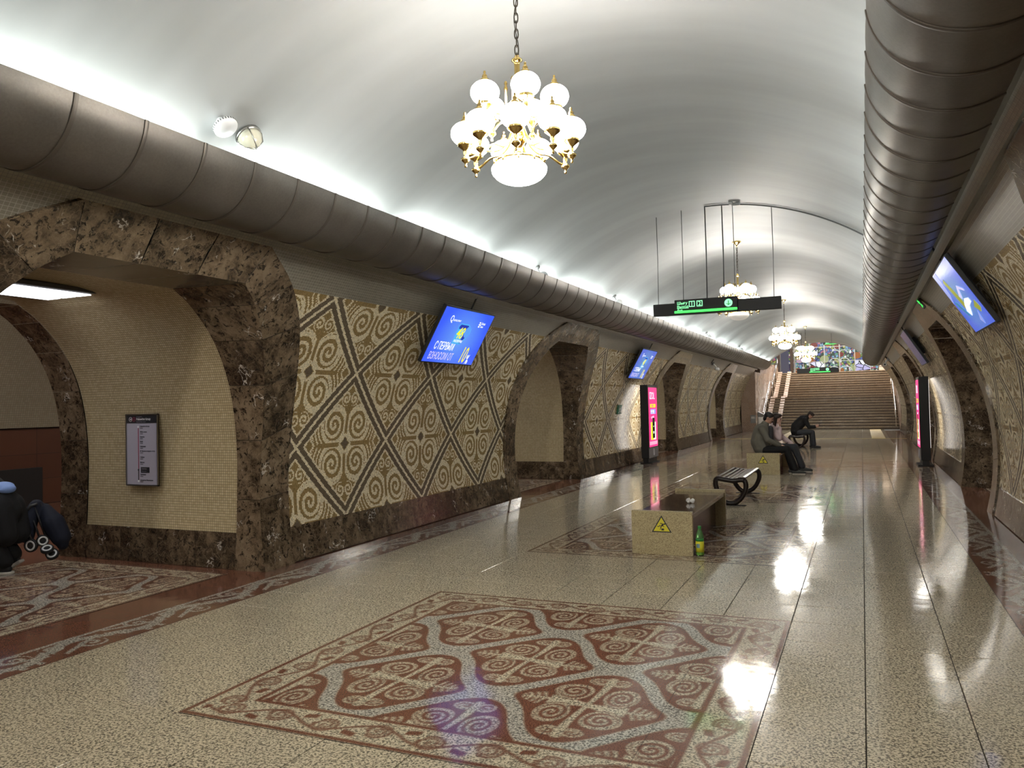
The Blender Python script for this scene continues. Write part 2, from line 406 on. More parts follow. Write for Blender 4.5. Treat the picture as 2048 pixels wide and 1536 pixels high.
def mosaic_class(y, s):
    """0 light, 1 gold, 2 dark brown; y measured from the panel middle"""
    u = y/HY; v = (s-SC)/HS; a = (u+v)/2; b = (u-v)/2
    a0 = a-np.round(a); b0 = b-np.round(b)
    e = (.5-np.maximum(np.abs(a0), np.abs(b0)))*1.2
    x, yy = (a0+b0)*HY, (a0-b0)*HS; ax, ay = np.abs(x), np.abs(yy)
    c = np.ones(y.shape, int)
    r = np.hypot(ax-.235, ay-.225)
    th_dir = np.sign(x)*np.sign(yy)
    rings = ((r-.215) % .056) < .022
    c[(r >= .205) & (r < .42) & (ax > .19) & rings] = 0
    c[(r >= .205) & (r < .26) & (((r-.215) % .07) < .026)] = 0
    sp = spiral(ax-.235, (ay-.225), .215, 2.35, 1., 1.3, .45); c[(r < .215)] = 1; c[sp > 0] = 0
    c[(r > .185) & (r < .212)] = 0
    rs = np.hypot(ax-.078, ay-.53); c[rs < .10] = 1; c[(spiral(ax-.078, ay-.53, .088, 1.7, -1., .5, .5) > 0)] = 0
    d0 = ax/1.+ay/1.; c[d0 < .12] = 1; c[(d0 > .085) & (d0 < .125)] = 0; c[d0 < .07] = 2
    lf = np.abs(ax-.655)/.8+ay; c[lf < .14] = 1; c[(lf > .085) & (lf < .125)] = 0
    st = (ax < .028) & (ay > .12) & (ay < .43); c[st] = 1
    c[(ay < .025) & (ax > .12) & (ax < .5)] = 1
    lt = np.hypot(ax, (ay-.70)); c[(lt < .06)] = 1
    c[(e < .105)] = 0; c[e < .080] = 2; c[e < .017] = 0
    return c
PAL = np.array([(.86, .76, .54), (.33, .225, .09), (.15, .115, .075)])
# ================================================================== STRUCTURE
def wpt(y, s, off=0.):
    """point on the left wall in wall coordinates (x measured from the tunnel axis, y along, s = arc height)"""
    ph = (s-.8)/RT; r = RT-off
    return (-r*math.cos(ph), y, ZC+r*math.sin(ph))
def z2s(z): return RT*math.asin((z-ZC)/RT)+.8
OUT = [(2.03, -.02), (2.05, .75), (2.05, 1.45), (1.98, 1.98), (1.78, 2.45), (1.42, 2.80), (.92, 3.06), (.30, 3.07)]
INN = [(1.58, -.02), (1.62, .70), (1.62, 1.30), (1.53, 1.85), (1.33, 2.28), (1.06, 2.58), (.83, 2.74), (.28, 2.74)]
def densify(P, n=4):
    """catmull-rom through nodes 0..6 (corner at 6), straight after"""
    P = [np.array(p, float) for p in P]; res = []
    for i in range(7):
        if i == 6: res.append([P[6]+(P[7]-P[6])*t for t in np.linspace(0, 1, n+1)]); continue
        p0 = P[max(i-1, 0)] if i else P[0]*2-P[1]; p1, p2 = P[i], P[i+1]; p3 = P[i+2] if i < 5 else P[6]*2-P[5]
        seg = []
        for t in np.linspace(0, 1, n+1):
            seg.append(.5*((2*p1)+(-p0+p2)*t+(2*p0-5*p1+4*p2-p3)*t*t+(-p0+3*p1-3*p2+p3)*t**3))
        res.append(seg)
    return res
OS, IS = densify(OUT), densify(INN)
_zo = np.array([p[1] for sg in OS[:6] for p in sg]); _yo = np.array([p[0] for sg in OS[:6] for p in sg])
def outer_half(z):
    return np.where(z > 3.065, -1., np.where(z < 0, 2.03, np.interp(z, _zo, _yo)))
S_SK, S_MT, S_GT, S_CT = z2s(.365), z2s(2.76), z2s(3.07), z2s(3.14)
def wall_cells(y0, y1, s0, s1, cw, ch, gap, off, cut=.02, portals=(0., PER)):
    """cells on the wall between y0..y1 outside the portals; returns verts, faces, centres"""
    ny = max(1, int(round((y1-y0)/cw))); ns = max(1, int(round((s1-s0)/ch))); cw = (y1-y0)/ny; ch = (s1-s0)/ns
    yc = y0+(np.arange(ny)+.5)*cw; sc = s0+(np.arange(ns)+.5)*ch
    Yc, Sc = np.meshgrid(yc, sc, indexing='ij'); Yc = Yc.ravel(); Sc = Sc.ravel()
    zc = ZC+RT*np.sin((Sc-.8)/RT); keep = np.ones(len(Yc), bool)
    for pc in portals: keep &= np.abs(Yc-pc) > outer_half(zc)-cut
    Yc, Sc = Yc[keep], Sc[keep]; n = len(Yc)
    dy = np.array([-.5, .5, .5, -.5])*(cw-gap); ds = np.array([-.5, -.5, .5, .5])*(ch-gap)
    Yv = Yc[:, None]+dy; Sv = Sc[:, None]+ds; ph = (Sv-.8)/RT; r = RT-off
    V = np.stack([-r*np.cos(ph), Yv, ZC+r*np.sin(ph)], -1).reshape(-1, 3)
    Fc = np.arange(n*4).reshape(-1, 4)[:, ::-1]
    return V, Fc, Yc, Sc, np.stack([Yv, Sv], -1).reshape(-1, 2)
def cells_mesh(name, mat, V, Fc, uv=None, col=None):
    me = bpy.data.meshes.new(name); n = len(Fc)
    me.vertices.add(len(V)); me.vertices.foreach_set('co', V.astype(np.float32).ravel())
    me.loops.add(n*4); me.loops.foreach_set('vertex_index', Fc.astype(np.int32).ravel())
    me.polygons.add(n); me.polygons.foreach_set('loop_start', np.arange(n, dtype=np.int32)*4)
    if hasattr(me.polygons[0], 'loop_total'):
        try: me.polygons.foreach_set('loop_total', np.full(n, 4, np.int32))
        except Exception: pass
    me.update(calc_edges=True)
    if uv is not None:
        ul = me.uv_layers.new(name='UVMap'); ul.data.foreach_set('uv', uv[Fc.ravel()].astype(np.float32).ravel())
    if col is not None:
        at = me.color_attributes.new('Col', 'FLOAT_COLOR', 'CORNER'); c4 = np.concatenate([col, np.ones((n, 1))], 1)
        at.data.foreach_set('color', np.repeat(c4, 4, 0).astype(np.float32).ravel())
    me.materials.append(M[mat]); me.validate(); return me
def mosaic_mesh(name, y0, y1, portals):
    V, Fc, Yc, Sc, uv = wall_cells(y0, y1, S_SK+.002, S_MT, .0165, .0128, .0013, .006, .01, portals)
    c = mosaic_class(Yc-PER/2, Sc); col = PAL[c]*RNG.uniform(.78, 1.18, (len(c), 1)); 
    return cells_mesh(name, 'mosaic', V, Fc, None, np.clip(col, 0, 1))
def backing_mesh(name, y0, y1, portals):
    V, Fc, Yc, Sc, uv = wall_cells(y0, y1, -.02, S_GT+.25, .06, .06, 0, 0, .06, portals)
    return cells_mesh(name, 'mosaic_grout', V, Fc, uv)
def band_mesh(name, y0, y1, portals):
    V, Fc, Yc, Sc, uv = wall_cells(y0, y1, S_MT, S_GT, .036, .030, 0, .008, .02, portals)
    return cells_mesh(name, 'grey_tile', V, Fc, uv)
P2 = (0., PER)
YL = YEND-(Y1+3*PER)                     # length of the last bay
ME = dict(mos=mosaic_mesh('mosaic_field', 0, PER, P2), back=backing_mesh('wall_backing', 0, PER, P2), band=band_mesh('tile_band', 0, PER, P2),
          mos_e=mosaic_mesh('mosaic_field', 0, YL, P2), back_e=backing_mesh('wall_backing', 0, YL, P2), band_e=band_mesh('tile_band', 0, YL, P2))
# marble frame slabs of one portal (centre y=0)
def slab_front(i, sgn):
    o, n = OS[i], IS[i]; mb = MB(); off = .035
    fo = [wpt(sgn*p[0], z2s(p[1]), off) for p in o]; fi = [wpt(sgn*p[0], z2s(p[1]), off) for p in n]
    bo = [wpt(sgn*p[0], z2s(p[1]), -.02) for p in o]
    P = np.array([bo, fo, [tuple((np.array(a)+np.array(b))/2) for a, b in zip(fo, fi)], fi])
    mid = (np.array(fo)+np.array(fi))/2
    # keep the middle line on the tunnel surface
    for k in range(len(o)):
        q = (np.array(o[k])+np.array(n[k]))/2; P[2, k] = wpt(sgn*q[0], z2s(q[1]), off)
    g = .0022
    for row in P:                       # open a fine joint at both ends
        a, b = row[0].copy(), row[-1].copy(); d = b-a; d /= max(np.linalg.norm(d), 1e-6); row[0] += d*g; row[-1] -= d*g
    mb.grid(P if sgn > 0 else P[:, ::-1]); return mb.mesh('marble_slab', 'emperador_marble')
def top_front():
    mb = MB(); ys = [-.30, -.1, .1, .30]; yi = [-.28, -.09, .09, .28]
    P = np.array([[wpt(y*.99, z2s(3.07), -.02) for y in ys], [wpt(y*.99, z2s(3.07), .035) for y in ys], [wpt(y*.99, z2s(2.905), .035) for y in yi], [wpt(y*.99, z2s(2.74), .035) for y in yi]])
    mb.grid(P); return mb.mesh('marble_slab', 'emperador_marble')
DX1, DX2, DX3 = 3.86, 6.02, 6.45          # reveal end, tiled passage end, outer band end (from the axis)
def reveal(i, sgn, x0=None, x1=None, mat='emperador_marble'):
    x1 = x1 or DX1
    n = IS[i]; mb = MB()
    fr = [wpt(sgn*p[0], z2s(p[1]), .035) if x0 is None else (-x0, sgn*p[0], p[1]) for p in n]
    bk = [(-x1, sgn*p[0], p[1]) for p in n]
    P = np.array([fr, [tuple((np.array(a)+np.array(b))/2) for a, b in zip(fr, bk)], bk])
    g = .0022
    for row in P:
        a, b = row[0].copy(), row[-1].copy(); d = b-a; d /= max(np.linalg.norm(d), 1e-6); row[0] += d*g; row[-1] -= d*g
    mb.grid(P if sgn > 0 else P[:, ::-1]); return mb.mesh('reveal_slab', mat)
def top_reveal(x0=None, x1=None):
    x1 = x1 or DX1
    mb = MB(); ys = [-.277, .277]
    fr = [wpt(y, z2s(2.74), .035) if x0 is None else (-x0, y, 2.74) for y in ys]
    mb.grid(np.array([fr, [(-x1, y, 2.74) for y in ys]])); return mb.mesh('reveal_slab', 'emperador_marble')
# tiled passage lining: same section, corner rounded
def lining():
    prof = [(p[0]+.012, p[1]) for sg in IS[:6] for p in sg[:-1]]
    prof = [q for q in prof if q[1] > .36]
    prof = [(np.interp(.36, [-.02, .7], [1.592, 1.632]), .36)] + prof + [(.86, 2.735), (.74, 2.775), (.58, 2.80), (.3, 2.81), (0, 2.81)]
    full = prof + [(-a, b) for a, b in prof[-2::-1]]
    full = np.array(full); ln = np.concatenate([[0], np.cumsum(np.hypot(*np.diff(full, axis=0).T))])
    xs = np.linspace(DX1, DX2, 5); mb = MB()
    P = np.array([[(-x, q[0], q[1]) for q in full] for x in xs]); uv = np.array([[(x, l) for l in ln] for x in xs])
    mb.grid(P, uv); return mb.mesh('tiled_lining', 'beige_tile', True)
def skirt_mesh(w, h=.368, off=.02, name='skirting_slab'):
    mb = MB(); ss = np.linspace(0, z2s(h), 4); ys = [.0015, w-.0015]
    P = np.array([[wpt(y, s, off) for y in ys] for s in ss] + [[wpt(y, z2s(h), -.01) for y in ys]])
    mb.grid(P); return mb.mesh(name, 'emperador_marble')
SKW = (PER-4.06)/9; SKM = skirt_mesh(SKW)
def pass_skirt(sgn):
    w = (DX2-DX1)/4; mb = MB(); y = sgn*1.59
    mb.grid(np.array([[(0.0015, 0, 0), (w-.0015, 0, 0)], [(0.0015, sgn*.005, .365), (w-.0015, sgn*.005, .365)], [(0.0015, sgn*.05, .367), (w-.0015, sgn*.05, .367)]])); return mb.mesh('skirting_slab', 'emperador_marble')
PSETS = {}
for side, DX1 in ((-1, 3.86), (1, 4.75)):      # the right-hand portals are lined with marble deeper
    PSETS[side] = ([(slab_front(i, s), reveal(i, s), reveal(i, s, DX2, DX3)) for s in (1, -1) for i in range(7)], top_front(), top_reveal(), top_reveal(DX2, DX3), lining(), {1: pass_skirt(1), -1: pass_skirt(-1)}, DX1)
PANEL_PARTS = []
def portal(root, yc, side):
    FR, TF, TR, TB, LIN, PSK, DX1 = PSETS[side]
    pr = link('portal', None, root, (0, yc, 0))
    for a, b, c in FR:
        link('marble_slab', a, pr); link('reveal_slab', b, pr); link('outer_band_slab', c, pr)
    link('marble_slab', TF, pr); link('reveal_slab', TR, pr); link('outer_band_slab', TB, pr)
    link('tiled_lining', LIN, pr)
    for sgn in (1, -1):
        for k in range(4): link('skirting_slab', PSK[sgn], pr, (-DX2+k*(DX2-DX1)/4, sgn*1.592, 0))
    # dark wall mass between passages is closed by the bay backing
    lt = link('light_frame', MB().bx(-5.62, -4.80, -.95, .95, 2.76, 2.80).mesh('light_frame', 'dark_grey'), pr)
    mb = MB()
    for j in range(3): mb.bx(-5.52+j*.22, -5.34+j*.22, -.80, .80, 2.752, 2.76)
    link('light_tubes', mb.mesh('light_tubes', 'panel_light'), pr)
    return pr
WALLS = {}
for side, nm in ((-1, 'wall_left'), (1, 'wall_right')):
    root = struct(link(nm, None, None, (XC, 0, 0), None, (1 if side < 0 else -1, 1, 1)))
    WALLS[side] = root
    for k in range(-1, 4):
        y0 = Y1+k*PER; e = '_e' if k == 3 else ''
        link('wall_backing', ME['back'+e], root, (0, y0, 0)); mo = link('mosaic_panel', ME['mos'+e], root, (0, y0, 0)); mo['kind'] = 'stuff'
        link('tile_band', ME['band'+e], root, (0, y0, 0))
        nsk = 9 if k < 3 else int((YL-2.03)/SKW)
        for j in range(nsk): link('skirting_slab', SKM, root, (0, y0+2.03+j*SKW, 0))
        portal(root, y0, side)
    # cornice ledge under the duct, in pieces
    mb = MB(); L0 = 2.4
    ss = [z2s(3.066), z2s(3.07), z2s(3.14)]; offs = [0, .075, .075]; ys = np.linspace(0, L0-.003, 2)
    P = np.array([[wpt(y, s, o) for y in ys] for s, o in zip(ss, offs)]); uv = np.array([[(y, s) for y in ys] for s in ss])
    mb.grid(P, uv); cm = mb.mesh('cornice_piece', 'cornice_tile')
    for k in range(19): link('cornice_piece', cm, root, (0, -5+k*L0, 0))
# end piers closing the walls at the stair end
# ------------------------------------------------------------------ vault
def arc_mesh(name, y0, y1, a0, a1, r, mat, n=48):
    mb = MB(); an = np.linspace(a0, a1, n); ys = np.linspace(y0, y1, 9)
    mb.grid(np.array([[(XC-r*math.cos(a), y, ZC+r*math.sin(a)) for a in an] for y in ys])); return mb.mesh(name, mat, True)
a0 = math.asin((3.11-ZC)/RT)
struct(link('ceiling', arc_mesh('ceiling', -6, 43.1, a0, PI-a0, RT+.004, 'vault_paint')))
# ------------------------------------------------------------------ ducts
DCX, DCZ, DR = 2.44, 3.44, .42
def duct_meshes():
    an = np.linspace(math.radians(-62), math.radians(-174), 22)      # from the wall round the belly to the lip
    def sec(y0, y1, r0, r1, mat, nm, bulge=0.):
        mb = MB(); t = .012
        ys = np.linspace(y0, y1, 4); rows = []
        for y in ys:
            q = math.sin(PI*(y-y0)/(y1-y0))*bulge
            rows.append([(-(DCX+(r1+q)*math.cos(a)), y, DCZ+(r1+q)*math.sin(a)) for a in an])
        rin = [[(-(DCX+(r1-t)*math.cos(a)), y, DCZ+(r1-t)*math.sin(a)) for a in an] for y in (y1, y0)]
        P = np.array(rows+rin+[rows[0]]); mb.grid(P)
        lip = MB()
        mb.quad(rows[0][-1], rows[-1][-1], rin[0][-1], rin[1][-1]); mb.quad(rows[0][0], rows[-1][0], rin[0][0], rin[1][0])
        me = mb.mesh(nm, mat); smooth_by_angle(me, 35); return me
    return sec(.012, .468, DR, DR, 'duct_metal', 'duct_section', .004), sec(-.014, .014, DR, DR+.006, 'seam_metal', 'seam_band', .002)
DSEC, DSEAM = duct_meshes()
for side, nm in ((-1, 'left'), (1, 'right')):
    root = thing('ventilation_duct', 'brown-grey metal half-round duct with ring seams running along the %s side under the vault' % nm, 'duct', (XC, -5.12, 0), None, 'cove ducts', (1 if side < 0 else -1, 1, 1))
    for k in range(95):
        link('duct_section', DSEC, root, (0, k*.48+.02, 0)); link('seam_band', DSEAM, root, (0, k*.48+.02, 0))
# ------------------------------------------------------------------ floor
floor = struct(link('floor', None))
link('floor_bed', MB().bx(XC-3.7, XC+3.7, -7, 43.4, -.05, -.007).mesh('floor_bed', 'grout'), floor)
g = .0028; h = TILE/2
tm = MB(); c_ = .0015
tm.v = [(sx*(h-g), sy*(h-g), -.007) for sx, sy in ((-1, -1), (1, -1), (1, 1), (-1, 1))] + [(sx*(h-g), sy*(h-g), -c_) for sx, sy in ((-1, -1), (1, -1), (1, 1), (-1, 1))] + [(sx*(h-g-c_), sy*(h-g-c_), 0) for sx, sy in ((-1, -1), (1, -1), (1, 1), (-1, 1))]
tm.f = [(8, 9, 10, 11)] + [(4+i, 4+(i+1) % 4, 8+(i+1) % 4, 8+i) for i in range(4)] + [(i, (i+1) % 4, 4+(i+1) % 4, 4+i) for i in range(4)]
TM = tm.mesh('floor_tile', 'floor_granite')
MATY = [Y1+4.8*k for k in range(-1, 6)]
cells = []
for j in range(-12, 80):
    y = Y1+(j+.5)*TILE
    if y > 43: break
    for i in range(12):
        x = XC+(i-5.5)*TILE
        if abs(x-XC) < 1.44 and any(abs(y-m) < 1.44 for m in MATY): continue
        d = Vector((x, y, -CAMH)); zf = d.dot(cf); px = FPX*d.dot(cr)/zf if zf > .3 else 1e9; py = -FPX*d.dot(cu)/zf if zf > .3 else 1e9
        vis = abs(px) < 1150 and abs(py) < 900
        cells.append((0 if vis else 1, d.length, x, y))
cells.sort()
rest = MB()
for n_, (v_, d_, x, y) in enumerate(cells):
    rx, ry = RNG.normal(0, .0011, 2)
    if n_ < 300: link('floor_tile', TM, floor, (x, y, float(RNG.normal(0, .0003))), (float(rx), float(ry), 0))
    else:
        b0 = len(rest.v); rest.v += [(x+q[0], y+q[1], q[2]+rx*q[1]-ry*q[0]) for q in tm.v]; rest.f += [tuple(b0+i for i in f) for f in tm.f]
ro = rest.build('far_floor_tiles', 'floor_granite', floor); ro['kind'] = 'stuff'
def inlay_grid(x0, x1, y0, y1, n, m, fn):
    xs = np.linspace(x0, x1, n+1); ys = np.linspace(y0, y1, m+1); X, Y = np.meshgrid(xs, ys, indexing='ij')
    r = fn(X, Y); r, gr = r if isinstance(r, tuple) else (r, np.full_like(X, .05))
    return X, Y, r, gr
def grid_mesh(name, X, Y, r, gr, mat, dx=0., dy=0.):
    n, m = X.shape; V = np.stack([X-dx, Y-dy, np.zeros_like(X)], -1).reshape(-1, 3); idx = np.arange(n*m).reshape(n, m)
    Fc = np.stack([idx[:-1, :-1], idx[1:, :-1], idx[1:, 1:], idx[:-1, 1:]], -1).reshape(-1, 4)
    me = cells_mesh(name, mat, V, Fc)
    for nm, a in (('red', r), ('grey', gr)):
        at = me.attributes.new(nm, 'FLOAT', 'POINT'); at.data.foreach_set('value', np.clip(a, -.05, .05).astype(np.float32).ravel())
    return me
mat_tiles = []
for i in range(6):
    for j in range(6):
        x0, y0 = -1.44+i*TILE, -1.44+j*TILE
        X, Y, r, gr = inlay_grid(x0+.0012, x0+TILE-.0012, y0+.0012, y0+TILE-.0012, 44, 44, sig_inlay)
        mat_tiles.append((x0+h, y0+h, grid_mesh('inlay_tile', X, Y, r, gr, 'inlay', x0+h, y0+h)))
X, Y, r, gr = inlay_grid(-1.44, 1.44, -1.44, 1.44, 200, 200, sig_inlay); MATF = grid_mesh('inlay_panel', X, Y, r, gr, 'inlay')
for my in MATY:
    if abs(my-Y1) < .1 or abs(my-Y1-4.8) < .1:
        cp = link('stone_carpet', None, floor, (XC, my, 0))
        for x, y, me in mat_tiles: link('inlay_tile', me, cp, (x, y, 0), (float(RNG.normal(0, .0009)), float(RNG.normal(0, .0009)), 0))
    else: link('inlay_panel', MATF, floor, (XC, my, 0))
X, Y, r, gr = inlay_grid(0, .42, .001, .959, 44, 100, sig_border); BT = grid_mesh('border_tile', X, Y, r, gr, 'inlay')
RS = MB().bx(0, .30, .001, .959, -.01, 0).mesh('red_slab', 'red_granite')
for side in (-1, 1):
    for k in range(48):
        y = -5.0+k*.96
        if y > 42.5: break
        o = link('border_tile', BT, floor, (XC+side*2.88, y, 0), None, (side, 1, 1))
        link('red_slab', RS, floor, (XC+side*3.30, y, 0), None, (side, 1, 1))
for side, pn in ((-1, 'left'), (1, 'right')):
    pf = struct(link('floor_platform_'+pn, MB().bx(-12.6, -3.58, -6, 43, -.05, -.004).mesh('floor_platform', 'red_granite'), None, (XC, 0, 0), None, (-side, 1, 1)))
    for k in range(4 if side < 0 else 2):
        link('inlay_panel', MATF, pf, (-5.03, Y1+k*PER, .0), None, (.86, .98, 1))
# yellow tactile lines near the stairs
ty = MB().bx(XC-3.4, XC+3.45, 33.2, 33.32, .0005, .004); ty.build('tactile_strip', 'tactile', floor)
for x0, x1 in ((.30, .78), (-3.2, -2.85)):
    mb = MB().bx(x0, x1, 33.4, 42.6, .0005, .004)
    for k in range(4):
        xx = x0+.05+k*(x1-x0-.1)/3.; mb.bx(xx-.015, xx+.015, 33.5, 42.5, .004, .008)
    mb.build('tactile_path', 'tactile', floor)
# ------------------------------------------------------------------ platform side beyond the passages
for side, pn in ((-1, 'left'), (1, 'right')):
    mb = MB(); X0 = -11.6
    mb.grid(np.array([[(X0, -6, 0), (X0, 43, 0)], [(X0, -6, 1.36), (X0, 43, 1.36)]]), np.array([[(0, 0), (49, 0)], [(0, 1.36), (49, 1.36)]]))
    root = struct(link('wall_platform_'+pn, None, None, (XC, 0, 0), None, (-side, 1, 1)))
    link('stone_dado', mb.mesh('stone_dado', 'red_panel'), root)
    ph = np.linspace(.16, PI*.5, 14); mb = MB()
    pts = [(-8.0-3.6*math.cos(a), .8+3.6*math.sin(a)) for a in ph]
    P = np.array([[(x, y, z) for x, z in pts] for y in (-6, 43)]); uv = np.array([[(y, a*3.6) for a in ph] for y in (-6, 43)]); mb.grid(P, uv)
    link('tiled_vault', mb.mesh('tiled_vault', 'far_tile', True), root)
    mb = MB(); pts = [(-8.0+1.55*t, 4.4-.9*t) for t in np.linspace(0, 1, 3)]
    P = np.array([[(x, y, z) for x, z in pts] for y in (-6, 43)]); uv = np.array([[(y, x) for x, z in pts] for y in (-6, 43)]); mb.grid(P, uv)
    link('tiled_vault', mb.mesh('tiled_vault', 'far_tile', True), root)
    # inner face of the pylons towards the platform, between the passages
    for k in range(-1, 4):
        y0 = Y1+k*PER
        mb = MB(); mb.grid(np.array([[(-DX3, y0+1.72, 0), (-DX3, y0+PER-1.72, 0)], [(-DX3, y0+1.72, 3.5), (-DX3, y0+PER-1.72, 3.5)]]), np.array([[(0, 0), (6, 0)], [(0, 3.5), (6, 3.5)]]))
        link('pylon_face', mb.mesh('pylon_face', 'far_tile'), root)
    link('dark_doorway', MB().bx(-11.6, -11.52, 6.5, 9.65, 0, .66).mesh('dark_doorway', 'stained_dark'), root)
    for k in range(6):
        link('platform_lamp', MB().bx(-8.3, -8.1, -4+k*8, 1+k*8, 4.28, 4.32).mesh('platform_lamp', 'hall_light'), root)
# unseen wall added behind the camera, closing the hall against light loss
struct(MB().bx(XC-3.7, XC+3.7, -6.1, -6, 0, 4.5).build('wall_added_back', 'far_tile'))
# ================================================================== CHANDELIERS
def make_chandelier(label, y, dim=False, zc=3.0, phase=0.):
    """brass chandelier: five globes above ten, glass bowl below; origin on the axis, z absolute"""
    t = thing('chandelier', label, 'chandelier', (XC, y, 0), (0, 0, phase), 'globe chandeliers')
    gm = 'globe'
    prof = [(.012, 4.40), (.075, 4.40), (.078, 4.385), (.05, 4.37), (.03, 4.345), (.012, 4.33), (.012, 4.30)]
    MB().lathe([(r, z) for r, z in prof], seg=20).build('ceiling_rose', 'brass', t, True)
    # chain: alternating links
    z = 4.31; k = 0
    lk = MB(); pts = []
    for i in range(14):
        a = 2*PI*i/14; pts.append((.012*math.cos(a), 0, .030*math.sin(a) + (.004 if math.sin(a) > 0 else -.004)))
    lk.tube(pts, .0042, 6, closed=True); lm = lk.mesh('chain_link', 'chain_metal', True)
    while z > 3.83:
        link('chain_link', lm, t, (0, 0, z-.034), (0, 0, (k % 2)*PI/2+.35)); z -= .052; k += 1
    wire = [(.010*math.sin(q*9), .012*math.cos(q*7), 4.32-.52*q) for q in np.linspace(0, 1, 16)]
    MB().tube(wire, .003, 6).build('power_cable', 'chain_metal', t, True)
    col = [(.004, 3.83), (.014, 3.825), (.018, 3.81), (.034, 3.80), (.036, 3.79), (.020, 3.78), (.018, 3.76), (.018, 3.50), (.03, 3.49), (.05, 3.47), (.052, 3.45), (.03, 3.43), (.022, 3.40), (.022, 3.34), (.04, 3.32), (.055, 3.29), (.04, 3.26), (.025, 3.24), (.022, 3.18), (.05, 3.16), (.055, 3.15), (.0, 3.15)]
    MB().lathe(col, seg=20).build('column', 'brass', t, True)
    # bowl
    bowl = [(1e-4, 2.995)] + [(.178*math.sin(a), 3.095-.10*math.cos(a)) for a in np.linspace(.15, PI/2, 9)] + [(.172, 3.11), (.14, 3.135)]
    MB().lathe(bowl, seg=28).build('glass_bowl', 'dim_globe' if dim else gm, t, True)
    rim = MB().lathe([(.135, 3.13), (.15, 3.135), (.155, 3.15), (.13, 3.16), (.06, 3.165), (.05, 3.15)], seg=28)
    for i in range(10):
        a = 2*PI*i/10; rim.box((.158*math.cos(a), .158*math.sin(a), 3.125), (.02, .012, .05), Matrix.Rotation(a, 3, 'Z'))
    rim.build('bowl_rim', 'brass', t, True)
    # arm with holder and globe, shared mesh, instanced by rotation
    def tier(n, R, zg, z0, ph, up):
        arm = MB()
        if up: path = [(.02, z0), (.05, z0-.03), (.10, z0-.055), (.16, z0-.05), (R-.02, zg-.145), (R, zg-.125)]
        else: path = [(.025, z0), (.045, z0-.07), (.08, z0-.145), (.14, z0-.19), (.22, z0-.195), (R-.03, zg-.155), (R, zg-.125)]
        P = []
        for i in range(len(path)-1):
            p0, p1, p2, p3 = (np.array(path[max(0, min(len(path)-1, q))]) for q in (i-1, i, i+1, i+2))
            for tt in np.linspace(0, 1, 5)[:-1]: P.append(.5*((2*p1)+(-p0+p2)*tt+(2*p0-5*p1+4*p2-p3)*tt*tt+(-p0+3*p1-3*p2+p3)*tt**3))
        P.append(np.array(path[-1]))
        arm.tube([(a, 0, b) for a, b in P], .0075, 8); am = arm.mesh('arm', 'brass', True)
        cup = MB().lathe([(1e-4, -.215), (.008, -.212), (.009, -.200), (.005, -.193), (.012, -.185), (.028, -.170), (.030, -.158), (.014, -.148), (.010, -.135), (.016, -.125), (.012, -.112), (.018, -.104), (.046, -.082), (.050, -.076), (.050, -.055), (.044, -.052)], seg=16)
        cm = cup.mesh('globe_holder', 'brass', True)
        gl = MB().lathe([(.042, -.060)] + [(.091*math.sin(a), -.075*math.cos(a)) for a in np.linspace(.5, PI-.35, 12)] + [(.025, .073)], seg=20)
        gme = gl.mesh('glass_globe', gm, True)
        fin = MB().lathe([(.026, .070), (.029, .078), (.026, .086), (.014, .094), (.018, .102), (.012, .114), (.006, .120), (.009, .128), (.006, .137), (1e-4, .140)], seg=14)
        fm = fin.mesh('finial', 'dark_brass' if False else 'brass', True)
        for i in range(n):
            a = ph+2*PI*i/n; link('arm', am, t, None, (0, 0, a)); c, s = R*math.cos(a), R*math.sin(a)
            ho = link('globe_holder', cm, t, (c, s, zg)); link('glass_globe', gme, t, (c, s, zg)); link('finial', fm, t, (c, s, zg))
    tier(5, .235, 3.545, 3.48, math.radians(-59), True)
    tier(9, .340, 3.315, 3.40, math.radians(-74), False)
    # small decorative spindles around the column
    for i in range(5):
        a = 2*PI*(i+.5)/5+math.radians(-59); mb = MB().lathe([(.006, 3.44), (.007, 3.60), (.013, 3.615), (.010, 3.63), (.006, 3.635), (.012, 3.65), (.006, 3.664), (1e-4, 3.668)], (.075*math.cos(a), .075*math.sin(a), 0), 10)
        mb.tube([(.02*math.cos(a), .02*math.sin(a), 3.44), (.05*math.cos(a), .05*math.sin(a), 3.43), (.075*math.cos(a), .075*math.sin(a), 3.45)], .005, 6)
        mb.build('spindle', 'brass', t, True)
    return t
make_chandelier('largest brass chandelier with white glass globes, hanging nearest the camera', Y1, phase=math.radians(4))
make_chandelier('brass globe chandelier half hidden behind the hanging black exit sign', 14.45, True, phase=.2)
make_chandelier('brass globe chandelier third in the row, left of the stained glass', 23.7, phase=.5)
make_chandelier('smallest and farthest brass globe chandelier, in front of the stained glass', 33.0, phase=.3)
